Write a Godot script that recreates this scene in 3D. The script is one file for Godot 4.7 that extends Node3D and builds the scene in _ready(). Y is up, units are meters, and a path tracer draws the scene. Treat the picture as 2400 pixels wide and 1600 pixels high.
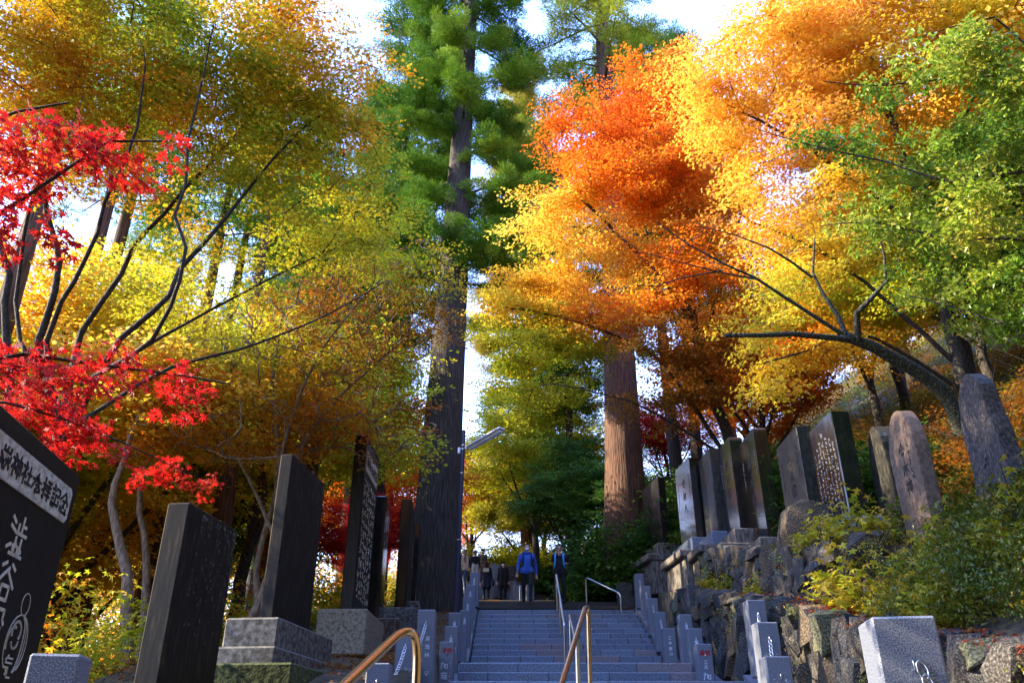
extends Node3D

const EYE := Vector3(0, 1.6, 0)
const PITCH := 27.0
const FOCAL := 1923.0        # of a picture 2400 wide

var rng := RandomNumberGenerator.new()
var used := {}
var M := {}
var patch := FastNoiseLite.new()
var rough := FastNoiseLite.new()


# ------------------------------------------------------------------ small helpers
func rnd(a: float, b: float) -> float:
	return rng.randf_range(a, b)


func spot(x: float, y: float, d: float) -> Vector3:
	# the point d metres ahead that was measured at (x, y) in the survey picture
	var th := deg_to_rad(PITCH)
	var u := (x - 1200.0) / FOCAL
	var v := (800.0 - y) / FOCAL
	var s := d / (cos(th) - v * sin(th))
	return Vector3(u * s, EYE.y + s * (v * cos(th) + sin(th)), -d)


func line(t: Array, d: float) -> float:
	# piecewise linear through [d, value] pairs
	if d <= t[0][0]:
		return t[0][1]
	for i in range(1, t.size()):
		if d <= t[i][0]:
			return lerpf(t[i - 1][1], t[i][1], (d - t[i - 1][0]) / (t[i][0] - t[i - 1][0]))
	return t[-1][1]


func numbered(called: String) -> String:
	var k: int = used.get(called, 0)
	used[called] = k + 1
	return called if k == 0 else "%s_%03d" % [called, k]


func tag(o: Node, label := "", category := "", group := "", kind := "") -> Node:
	if label: o.set_meta("label", label)
	if category: o.set_meta("category", category)
	if group: o.set_meta("group", group)
	if kind: o.set_meta("kind", kind)
	return o


func thing(called: String, label: String, category: String, at := Vector3.ZERO, turn := 0.0, group := "") -> Node3D:
	var o := Node3D.new()
	o.name = numbered(called)
	o.position = at
	o.rotation.y = turn
	add_child(o, true)
	tag(o, label, category, group)
	return o


func part(called: String, mesh: Mesh, m: Material, parent: Node, at := Vector3.ZERO, label := "") -> MeshInstance3D:
	var o := MeshInstance3D.new()
	var key := str(parent.get_instance_id()) + called
	var k: int = used.get(key, 0)
	used[key] = k + 1
	o.name = called if k == 0 else "%s_%03d" % [called, k]
	o.mesh = mesh
	o.material_override = m
	o.position = at
	parent.add_child(o, true)
	if label: o.set_meta("label", label)
	return o


func single(called: String, mesh: Mesh, m: Material, label: String, category: String, group := "") -> MeshInstance3D:
	var o := MeshInstance3D.new()
	o.name = numbered(called)
	o.mesh = mesh
	o.material_override = m
	add_child(o, true)
	tag(o, label, category, group)
	return o


func structure(called: String, mesh: Mesh, m: Material, label := "") -> MeshInstance3D:
	var o := MeshInstance3D.new()
	o.name = numbered(called)
	o.mesh = mesh
	o.material_override = m
	add_child(o, true)
	tag(o, label, "", "", "structure")
	return o


func scatter(called: String, mesh: Mesh, m: Material, buf: PackedFloat32Array, parent: Node) -> MultiMeshInstance3D:
	# buf: 12 numbers of the transform and 4 of the colour for every copy
	var mm := MultiMesh.new()
	mm.transform_format = MultiMesh.TRANSFORM_3D
	mm.use_colors = true
	mm.mesh = mesh
	mm.instance_count = buf.size() / 16
	mm.buffer = buf
	var o := MultiMeshInstance3D.new()
	o.name = called if parent != self else numbered(called)
	o.multimesh = mm
	o.material_override = m
	parent.add_child(o, true)
	o.set_meta("kind", "stuff")
	return o


func push(buf: PackedFloat32Array, b: Basis, p: Vector3, c: Color) -> void:
	buf.append(b.x.x); buf.append(b.y.x); buf.append(b.z.x); buf.append(p.x)
	buf.append(b.x.y); buf.append(b.y.y); buf.append(b.z.y); buf.append(p.y)
	buf.append(b.x.z); buf.append(b.y.z); buf.append(b.z.z); buf.append(p.z)
	buf.append(c.r); buf.append(c.g); buf.append(c.b); buf.append(1.0)


class MB:
	# collects triangles; corners are given counter-clockwise as seen from outside
	var v := PackedVector3Array()
	var n := PackedVector3Array()
	var c := PackedColorArray()
	var col := Color.WHITE

	func tri(a: Vector3, b: Vector3, d: Vector3) -> void:
		var m := (b - a).cross(d - a).normalized()
		v.append(a); v.append(d); v.append(b)
		n.append(m); n.append(m); n.append(m)
		c.append(col); c.append(col); c.append(col)

	func tri_n(a: Vector3, b: Vector3, d: Vector3, na: Vector3, nb: Vector3, nd: Vector3) -> void:
		v.append(a); v.append(d); v.append(b)
		n.append(na); n.append(nd); n.append(nb)
		c.append(col); c.append(col); c.append(col)

	func quad(a: Vector3, b: Vector3, d: Vector3, e: Vector3) -> void:
		tri(a, b, d)
		tri(a, d, e)

	func box(t: Transform3D, s: Vector3) -> void:
		cbox(t, s, 0.0)

	func cbox(t: Transform3D, s: Vector3, e: float) -> void:
		# a box of size s round the origin of t, its edges cut by e
		var h := s * 0.5
		var sg := [-1.0, 1.0]
		for ax in 3:
			var ay := (ax + 1) % 3
			var az := (ax + 2) % 3
			for q in sg:
				var p := []
				for k in [[-1, -1], [1, -1], [1, 1], [-1, 1]]:
					var w := Vector3.ZERO
					w[ax] = q * h[ax]
					w[ay] = k[0] * (h[ay] - e)
					w[az] = k[1] * (h[az] - e)
					p.append(t * w)
				if q > 0: quad(p[0], p[1], p[2], p[3])
				else: quad(p[3], p[2], p[1], p[0])
		if e <= 0.0:
			return
		for ax in 3:
			var ay := (ax + 1) % 3
			var az := (ax + 2) % 3
			for qy in sg:
				for qz in sg:
					var p := []
					for k in [[-1, 0], [1, 0], [1, 1], [-1, 1]]:
						var w := Vector3.ZERO
						w[ax] = k[0] * (h[ax] - e)
						w[ay] = qy * (h[ay] - (e if k[1] == 1 else 0.0))
						w[az] = qz * (h[az] - (0.0 if k[1] == 1 else e))
						p.append(t * w)
					if qy * qz > 0: quad(p[0], p[1], p[2], p[3])
					else: quad(p[3], p[2], p[1], p[0])
		for qx in sg:
			for qy in sg:
				for qz in sg:
					var a := t * Vector3(qx * h.x, qy * (h.y - e), qz * (h.z - e))
					var b := t * Vector3(qx * (h.x - e), qy * h.y, qz * (h.z - e))
					var d := t * Vector3(qx * (h.x - e), qy * (h.y - e), qz * h.z)
					if qx * qy * qz > 0: tri(a, b, d)
					else: tri(a, d, b)

	func prism(outline: PackedVector2Array, depth: float, t: Transform3D) -> void:
		# outline in x-y (counter-clockwise), from z = 0 to z = -depth
		var k := outline.size()
		var idx := Geometry2D.triangulate_polygon(outline)
		for i in range(0, idx.size(), 3):
			var p := []
			for j in 3: p.append(outline[idx[i + j]])
			var flip: bool = (p[1] - p[0]).cross(p[2] - p[0]) < 0
			var a := Vector3(p[0].x, p[0].y, 0)
			var b := Vector3(p[2 if flip else 1].x, p[2 if flip else 1].y, 0)
			var d := Vector3(p[1 if flip else 2].x, p[1 if flip else 2].y, 0)
			var back := Vector3(0, 0, -depth)
			tri(t * a, t * b, t * d)
			tri(t * (a + back), t * (d + back), t * (b + back))
		for i in k:
			var a := Vector3(outline[i].x, outline[i].y, 0)
			var b := Vector3(outline[(i + 1) % k].x, outline[(i + 1) % k].y, 0)
			var back := Vector3(0, 0, -depth)
			quad(t * b, t * a, t * (a + back), t * (b + back))

	func tube(path: PackedVector3Array, rad: PackedFloat32Array, sides: int, wob := 0.0, lobes := 0) -> void:
		var k := path.size()
		if k < 2: return
		var rings := []
		var norms := []
		var dir := (path[1] - path[0]).normalized()
		var up := Vector3.UP if absf(dir.y) < 0.9 else Vector3.RIGHT
		var side := dir.cross(up).normalized()
		for i in k:
			var nd := (path[mini(i + 1, k - 1)] - path[maxi(i - 1, 0)]).normalized()
			side = (side - nd * side.dot(nd)).normalized()
			var other := nd.cross(side)
			var r := PackedVector3Array()
			var m := PackedVector3Array()
			for j in sides:
				var a := TAU * j / sides
				var o := side * cos(a) + other * sin(a)
				var w := 1.0
				if lobes > 0:
					w += wob * (sin(a * lobes + 0.5 * sin(i * 0.7)) * 0.6 + sin(a * (lobes * 2 + 1) + 1.3 + i * 0.15) * 0.4)
				r.append(path[i] + o * rad[i] * w)
				m.append(o)
			rings.append(r)
			norms.append(m)
		for i in k - 1:
			for j in sides:
				var q := (j + 1) % sides
				tri_n(rings[i][j], rings[i][q], rings[i + 1][q], norms[i][j], norms[i][q], norms[i + 1][q])
				tri_n(rings[i][j], rings[i + 1][q], rings[i + 1][j], norms[i][j], norms[i + 1][q], norms[i + 1][j])
		for e in [0, k - 1]:
			if rad[e] < 0.012: continue
			for j in range(1, sides - 1):
				if e == 0: tri(rings[0][0], rings[0][j + 1], rings[0][j])
				else: tri(rings[e][0], rings[e][j], rings[e][j + 1])

	func ball(at: Vector3, r: Vector3, rings := 8, sides := 12) -> void:
		for i in rings:
			for j in sides:
				var p := []
				for k in [[i, j], [i + 1, j], [i + 1, j + 1], [i, j + 1]]:
					var th: float = PI * k[0] / rings
					var ph: float = -TAU * k[1] / sides
					p.append(Vector3(sin(th) * cos(ph), cos(th), sin(th) * sin(ph)))
				var q := []
				for k in p: q.append(at + k * r)
				if i < rings - 1: tri_n(q[0], q[1], q[2], p[0], p[1], p[2])
				if i > 0: tri_n(q[0], q[2], q[3], p[0], p[2], p[3])

	func mesh(colored := false) -> ArrayMesh:
		var a := []
		a.resize(Mesh.ARRAY_MAX)
		a[Mesh.ARRAY_VERTEX] = v
		a[Mesh.ARRAY_NORMAL] = n
		if colored: a[Mesh.ARRAY_COLOR] = c
		var m := ArrayMesh.new()
		m.add_surface_from_arrays(Mesh.PRIMITIVE_TRIANGLES, a)
		return m


# ------------------------------------------------------------------ materials
func ramp(colors: Array, stops: Array) -> Gradient:
	var g := Gradient.new()
	g.offsets = PackedFloat32Array(stops)
	var c := PackedColorArray()
	for k in colors: c.append(Color(k[0], k[1], k[2]).linear_to_srgb())
	g.colors = c
	return g


func noise_tex(sd: int, freq: float, colors: Array, stops: Array, oct := 5, size := 512, cell := false) -> NoiseTexture2D:
	var f := FastNoiseLite.new()
	f.seed = sd
	f.frequency = freq
	f.noise_type = FastNoiseLite.TYPE_CELLULAR if cell else FastNoiseLite.TYPE_SIMPLEX_SMOOTH
	f.fractal_octaves = oct
	f.fractal_gain = 0.62
	var t := NoiseTexture2D.new()
	t.noise = f
	t.width = size
	t.height = size
	t.seamless = true
	t.color_ramp = ramp(colors, stops)
	return t


func grain(sd: int, freq: float, oct := 5) -> NoiseTexture2D:
	return noise_tex(sd, freq, [[0, 0, 0], [1, 1, 1]], [0.0, 1.0], oct)


func stone(tex: Texture2D, scale: Vector3, ro: float, relief: float, relief_tex: Texture2D, spec := 0.5) -> StandardMaterial3D:
	var m := StandardMaterial3D.new()
	m.albedo_texture = tex
	m.uv1_triplanar = true
	m.uv1_world_triplanar = true
	m.uv1_scale = scale
	m.uv1_triplanar_sharpness = 4.0
	m.roughness = ro
	m.metallic_specular = spec
	if relief > 0.0:
		m.heightmap_enabled = true
		m.heightmap_texture = relief_tex
		m.heightmap_scale = relief
	return m


func plain(c: Array, ro: float, metal := 0.0) -> StandardMaterial3D:
	var m := StandardMaterial3D.new()
	m.albedo_color = Color(c[0], c[1], c[2]).linear_to_srgb()
	m.roughness = ro
	m.metallic = metal
	return m


func leaf_mat(through: float, ro: float, spec: float) -> StandardMaterial3D:
	var m := StandardMaterial3D.new()
	m.vertex_color_use_as_albedo = true
	m.roughness = ro
	m.metallic_specular = spec
	m.cull_mode = BaseMaterial3D.CULL_DISABLED
	m.backlight_enabled = true
	m.backlight = Color(through, through, through).linear_to_srgb()
	return m


func painted(ro: float) -> StandardMaterial3D:
	var m := StandardMaterial3D.new()
	m.vertex_color_use_as_albedo = true
	m.roughness = ro
	return m


func make_materials() -> void:
	var fine := grain(11, 0.03, 6)
	var coarse := grain(12, 0.012, 6)
	# pale granite: speckle over soft blotches
	var speck := noise_tex(21, 0.13, [[0.04, 0.05, 0.07], [0.11, 0.125, 0.16], [0.165, 0.18, 0.215], [0.28, 0.29, 0.325]], [0.25, 0.42, 0.6, 0.8], 3)
	M.granite = stone(speck, Vector3(1.15, 1.15, 1.15), 0.5, 0.03, fine)
	M.step = stone(noise_tex(22, 0.035, [[0.085, 0.115, 0.16], [0.14, 0.175, 0.23], [0.18, 0.215, 0.27], [0.25, 0.28, 0.32]], [0.2, 0.42, 0.6, 0.85], 6), Vector3(1.1, 1.1, 1.1), 0.38, 0.08, fine)  # skylight blue and a lighter tone put into the stone colour
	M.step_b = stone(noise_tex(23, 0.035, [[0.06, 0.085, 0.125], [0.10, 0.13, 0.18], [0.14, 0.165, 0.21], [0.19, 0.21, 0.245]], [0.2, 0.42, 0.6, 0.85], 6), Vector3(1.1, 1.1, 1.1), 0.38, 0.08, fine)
	M.step_c = stone(noise_tex(24, 0.035, [[0.12, 0.10, 0.11], [0.175, 0.15, 0.16], [0.205, 0.18, 0.19], [0.25, 0.235, 0.245]], [0.2, 0.42, 0.6, 0.85], 6), Vector3(1.1, 1.1, 1.1), 0.38, 0.08, fine)  # reddish reflected light put into the stone colour
	M.asphalt = stone(noise_tex(25, 0.05, [[0.016, 0.014, 0.012], [0.032, 0.026, 0.021], [0.055, 0.043, 0.032]], [0.2, 0.5, 0.85], 6), Vector3(0.5, 0.5, 0.5), 0.95, 0.3, fine, 0.2)
	# dark steles, streaked downwards
	M.slate = stone(noise_tex(31, 0.02, [[0.006, 0.005, 0.0045], [0.010, 0.0085, 0.007], [0.015, 0.0125, 0.0095], [0.04, 0.034, 0.022]], [0.2, 0.45, 0.7, 0.96], 6), Vector3(1.6, 0.16, 1.6), 0.42, 0.04, fine, 0.35)
	M.slate_mossy = stone(noise_tex(32, 0.018, [[0.007, 0.006, 0.005], [0.012, 0.010, 0.0075], [0.021, 0.0165, 0.0095], [0.065, 0.056, 0.028]], [0.2, 0.48, 0.68, 0.96], 6), Vector3(1.3, 0.2, 1.3), 0.55, 0.06, fine, 0.3)
	M.polished = stone(noise_tex(33, 0.015, [[0.007, 0.007, 0.008], [0.013, 0.012, 0.011], [0.032, 0.027, 0.019]], [0.2, 0.5, 0.9], 5), Vector3(0.7, 0.25, 0.7), 0.12, 0.0, fine, 0.7)
	M.grey_stele = stone(noise_tex(34, 0.02, [[0.012, 0.011, 0.010], [0.024, 0.022, 0.018], [0.045, 0.040, 0.030], [0.09, 0.08, 0.06]], [0.2, 0.45, 0.68, 0.92], 6), Vector3(0.9, 0.4, 0.9), 0.4, 0.08, fine)
	M.pink_stele = stone(noise_tex(35, 0.02, [[0.08, 0.052, 0.04], [0.13, 0.09, 0.068], [0.19, 0.14, 0.11]], [0.2, 0.5, 0.85], 6), Vector3(1.1, 0.8, 1.1), 0.5, 0.3, fine)
	M.rough_stele = stone(noise_tex(36, 0.025, [[0.018, 0.015, 0.016], [0.042, 0.036, 0.037], [0.075, 0.064, 0.064], [0.15, 0.125, 0.11]], [0.2, 0.45, 0.65, 0.92], 6), Vector3(1.4, 0.8, 1.4), 0.6, 0.8, fine)
	M.plinth = stone(noise_tex(41, 0.02, [[0.022, 0.022, 0.014], [0.075, 0.07, 0.06], [0.125, 0.12, 0.108], [0.21, 0.20, 0.185]], [0.18, 0.4, 0.62, 0.9], 6), Vector3(0.8, 0.8, 0.8), 0.8, 0.15, fine)
	M.plinth_tan = stone(noise_tex(42, 0.028, [[0.04, 0.034, 0.022], [0.15, 0.13, 0.095], [0.21, 0.19, 0.14], [0.27, 0.245, 0.19]], [0.16, 0.36, 0.62, 0.9], 6), Vector3(0.9, 0.9, 0.9), 0.85, 0.3, fine)
	M.plinth_brown = stone(noise_tex(43, 0.022, [[0.03, 0.024, 0.02], [0.07, 0.05, 0.042], [0.13, 0.095, 0.08], [0.20, 0.16, 0.14]], [0.18, 0.42, 0.66, 0.92], 6), Vector3(1.0, 0.3, 1.0), 0.8, 0.6, fine)
	M.concrete = stone(noise_tex(44, 0.02, [[0.04, 0.034, 0.026], [0.095, 0.082, 0.066], [0.16, 0.14, 0.12], [0.25, 0.23, 0.21]], [0.2, 0.44, 0.66, 0.92], 6), Vector3(0.9, 0.25, 0.9), 0.8, 0.5, fine)
	# field stones
	M.rocks = []
	var tones := [[[0.014, 0.012, 0.010], [0.042, 0.037, 0.031], [0.085, 0.074, 0.062], [0.22, 0.205, 0.18]], [[0.02, 0.016, 0.010], [0.065, 0.048, 0.030], [0.13, 0.095, 0.06], [0.24, 0.19, 0.135]],
		[[0.014, 0.014, 0.015], [0.032, 0.031, 0.032], [0.065, 0.063, 0.062], [0.18, 0.175, 0.17]], [[0.03, 0.034, 0.018], [0.08, 0.085, 0.04], [0.16, 0.15, 0.10], [0.30, 0.28, 0.22]]]
	for i in tones.size():
		M.rocks.append(stone(noise_tex(50 + i, 0.02, tones[i], [0.2, 0.44, 0.64, 0.9], 6), Vector3(2.6, 2.6, 2.6), 0.8, 0.5, fine, 0.35))
	# bark, streaked upwards
	var furrow := grain(61, 0.02, 4)
	M.cedar_bark = stone(noise_tex(62, 0.03, [[0.008, 0.006, 0.005], [0.024, 0.018, 0.013], [0.048, 0.036, 0.027], [0.09, 0.072, 0.056]], [0.22, 0.45, 0.65, 0.92], 5), Vector3(1.6, 0.07, 1.6), 0.9, 4.0, furrow)
	M.cedar_red = stone(noise_tex(63, 0.03, [[0.022, 0.011, 0.007], [0.075, 0.034, 0.020], [0.135, 0.062, 0.034], [0.22, 0.12, 0.075]], [0.2, 0.44, 0.66, 0.92], 5), Vector3(1.6, 0.07, 1.6), 0.9, 4.0, furrow)
	M.maple_bark = stone(noise_tex(64, 0.02, [[0.008, 0.006, 0.005], [0.022, 0.017, 0.012], [0.042, 0.033, 0.024], [0.10, 0.085, 0.068]], [0.22, 0.45, 0.66, 0.92], 5), Vector3(1.5, 0.7, 1.5), 0.85, 1.2, fine)
	M.mossy_bark = stone(noise_tex(65, 0.02, [[0.010, 0.009, 0.007], [0.025, 0.024, 0.014], [0.045, 0.05, 0.018], [0.24, 0.24, 0.22]], [0.25, 0.5, 0.66, 0.92], 5), Vector3(2.0, 2.0, 2.0), 0.9, 1.5, coarse)
	M.pale_bark = stone(noise_tex(66, 0.02, [[0.10, 0.07, 0.045], [0.20, 0.15, 0.10], [0.30, 0.235, 0.165]], [0.2, 0.5, 0.9], 5), Vector3(1.5, 0.5, 1.5), 0.85, 0.8, fine)
	# ground
	M.ground = stone(noise_tex(71, 0.03, [[0.02, 0.017, 0.010], [0.05, 0.038, 0.022], [0.085, 0.06, 0.03], [0.06, 0.07, 0.025]], [0.2, 0.45, 0.68, 0.92], 6), Vector3(0.4, 0.4, 0.4), 0.95, 2.0, coarse)
	M.moss = stone(noise_tex(72, 0.03, [[0.012, 0.018, 0.006], [0.035, 0.05, 0.012], [0.08, 0.10, 0.02]], [0.25, 0.5, 0.85], 6), Vector3(1.0, 1.0, 1.0), 0.95, 1.2, coarse)
	# metals
	M.steel = plain([0.62, 0.61, 0.60], 0.28, 1.0)
	M.brass = plain([0.60, 0.44, 0.29], 0.22, 1.0)  # steel, with the orange reflection of leaves put into its colour
	M.navy = plain([0.025, 0.028, 0.055], 0.35)
	M.lamp_shell = plain([0.70, 0.72, 0.75], 0.35)
	M.lamp_lens = plain([0.82, 0.83, 0.85], 0.3)
	M.black = plain([0.015, 0.015, 0.016], 0.5)
	# lettering
	M.ink = plain([0.012, 0.012, 0.014], 0.5)
	M.cut = plain([0.50, 0.47, 0.36], 0.8)
	M.cut_grey = plain([0.20, 0.20, 0.20], 0.8)
	M.cut_white = plain([0.66, 0.68, 0.72], 0.7)
	M.lichen = plain([0.075, 0.07, 0.045], 0.9)
	M.red_paint = plain([0.42, 0.02, 0.02], 0.6)
	M.banner = stone(noise_tex(81, 0.02, [[0.26, 0.24, 0.16], [0.42, 0.40, 0.31], [0.52, 0.50, 0.41]], [0.25, 0.5, 0.8], 6), Vector3(1.2, 1.2, 1.2), 0.75, 0.2, fine)
	# leaves
	M.leaf = leaf_mat(1.0, 0.55, 0.35)
	M.gloss_leaf = leaf_mat(0.85, 0.32, 0.5)
	M.needle = leaf_mat(0.6, 0.6, 0.3)
	M.cloth = painted(0.9)
	M.paper_white = plain([0.75, 0.76, 0.78], 0.8)


# ------------------------------------------------------------------ leaves and sprays
func tri_leaf(mb: MB, t: Transform3D, pts: Array) -> void:
	for i in range(1, pts.size() - 1):
		mb.tri(t * (pts[0] as Vector3), t * (pts[i] as Vector3), t * (pts[i + 1] as Vector3))


func maple_leaf(mb: MB, t: Transform3D, size: float, lobes: int) -> void:
	var curl := rnd(-0.05, 0.45)
	# a star of pointed lobes, stem at the origin, tip along +z, drooping a little
	var pts := [Vector3.ZERO]
	var span := deg_to_rad(250.0)
	for i in lobes:
		var a := -span / 2 + span * i / (lobes - 1)
		var r := size * (1.0 - 0.42 * absf(a) / (span / 2))
		if i > 0:
			var am := a - span / (lobes - 1) / 2
			pts.append(Vector3(sin(am) * size * 0.34, 0.0, cos(am) * size * 0.34))
		else:
			var am := a - 0.3
			pts.append(Vector3(sin(am) * size * 0.2, 0.0, cos(am) * size * 0.2))
		pts.append(Vector3(sin(a) * r, -curl * r * rnd(0.5, 1.3), cos(a) * r))
	pts.append(Vector3(sin(span / 2 + 0.3) * size * 0.2, 0.0, cos(span / 2 + 0.3) * size * 0.2))
	tri_leaf(mb, t, pts)


func oval_leaf(mb: MB, t: Transform3D, size: float, wide: float) -> void:
	var w := size * wide
	var a := Vector3.ZERO
	var e := Vector3(0, -0.12 * size, size)
	var l1 := Vector3(-w, 0.06 * size, size * 0.35)
	var r1 := Vector3(w, 0.06 * size, size * 0.35)
	var mid := Vector3(0, 0, size * 0.45)
	mb.tri(t * a, t * mid, t * l1)
	mb.tri(t * l1, t * mid, t * e)
	mb.tri(t * a, t * r1, t * mid)
	mb.tri(t * mid, t * r1, t * e)


func diamond_leaf(mb: MB, t: Transform3D, size: float) -> void:
	var w := size * 0.42
	mb.tri(t * Vector3.ZERO, t * Vector3(w, 0, size * 0.5), t * Vector3(0, -0.1 * size, size))
	mb.tri(t * Vector3.ZERO, t * Vector3(0, -0.1 * size, size), t * Vector3(-w, 0, size * 0.5))


func spray(kind: String, count: int, size: float, reach: float, flat := 0.25, tilt := 0.5) -> ArrayMesh:
	# a layer of leaves round a twig's end; the tint of each leaf differs a little
	var mb := MB.new()
	for i in count:
		var a := rnd(0, TAU)
		var r := reach * sqrt(rnd(0.02, 1.0))
		var p := Vector3(cos(a) * r, rnd(-flat, flat) * reach, sin(a) * r)
		var b := Basis(Vector3.UP, rnd(0, TAU)) * Basis(Vector3.RIGHT, rnd(-tilt, tilt) + 0.25) * Basis(Vector3.BACK, rnd(-tilt, tilt))
		var k := rnd(0.78, 1.18)
		mb.col = Color(k * rnd(0.92, 1.08), k * rnd(0.72, 1.22), k * rnd(0.7, 1.2))
		var s := size * rnd(0.75, 1.2)
		var t := Transform3D(b, p)
		if kind == "maple7": maple_leaf(mb, t, s, 7)
		elif kind == "maple5": maple_leaf(mb, t, s, 5)
		elif kind == "oval": oval_leaf(mb, t, s, 0.22)
		else: diamond_leaf(mb, t, s)
	return mb.mesh(true)


func tuft(count: int, reach: float, width: float, up_bias: float) -> ArrayMesh:
	# an uneven clump of short needled shoots, sprouting all through its volume; a few are brown and dead
	var mb := MB.new()
	var off := Vector3(rnd(-0.3, 0.3), rnd(-0.2, 0.2), rnd(-0.3, 0.3))
	for i in count:
		var o := Vector3(rnd(-1, 1), rnd(-1, 1), rnd(-1, 1))
		while o.length() > 1.0: o = Vector3(rnd(-1, 1), rnd(-1, 1), rnd(-1, 1))
		o = (o + off * o.length()) * Vector3(1.0, 0.72, 1.0)
		var d := (o * 0.9 + Vector3(rnd(-0.6, 0.6), rnd(-0.5, 0.5) + up_bias, rnd(-0.6, 0.6))).normalized()
		var base := o * reach * 0.72
		var l := reach * rnd(0.22, 0.42)
		var tip := base + d * l + Vector3(0, 0.06 * reach, 0)
		var side := d.cross(Vector3(rnd(-1, 1), rnd(-1, 1), rnd(-1, 1))).normalized()
		var mid := base.lerp(tip, 0.5)
		var w := width * rnd(0.7, 1.3)
		var k := rnd(0.7, 1.25)
		mb.col = Color(k * rnd(0.85, 1.2), k, k * rnd(0.7, 1.1)) if rnd(0, 1) > 0.05 else Color(2.6, 0.8, 0.9)
		var q := d.cross(side) * w * 0.7
		mb.tri(base, mid + side * w, tip)
		mb.tri(base, tip, mid - side * w)
		mb.tri(base, mid + q, tip)
	return mb.mesh(true)


# ------------------------------------------------------------------ trees
func pick(pal: Array, t: float) -> Color:
	var x := clampf(t, 0.0, 0.9999) * (pal.size() - 1)
	var i := int(x)
	var a: Array = pal[i]
	var b: Array = pal[i + 1]
	var f := x - i
	return Color(lerpf(a[0], b[0], f), lerpf(a[1], b[1], f), lerpf(a[2], b[2], f))


func limb(pts: Array, r0: float, r1: float) -> Dictionary:
	return {"pts": pts, "r0": r0, "r1": r1}


func smooth(pts: Array, step := 0.3) -> PackedVector3Array:
	var out := PackedVector3Array()
	for i in pts.size() - 1:
		var p0: Vector3 = pts[maxi(i - 1, 0)]
		var p1: Vector3 = pts[i]
		var p2: Vector3 = pts[i + 1]
		var p3: Vector3 = pts[mini(i + 2, pts.size() - 1)]
		var k := maxi(1, int(p1.distance_to(p2) / step))
		for j in k:
			out.append(p1.cubic_interpolate(p2, p0, p3, float(j) / k))
	out.append(pts[-1])
	return out


func blob(c: Vector3, r: Vector3, pal: Array, w := 1.0) -> Dictionary:
	return {"c": c, "r": r, "pal": pal, "w": w}


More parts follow.
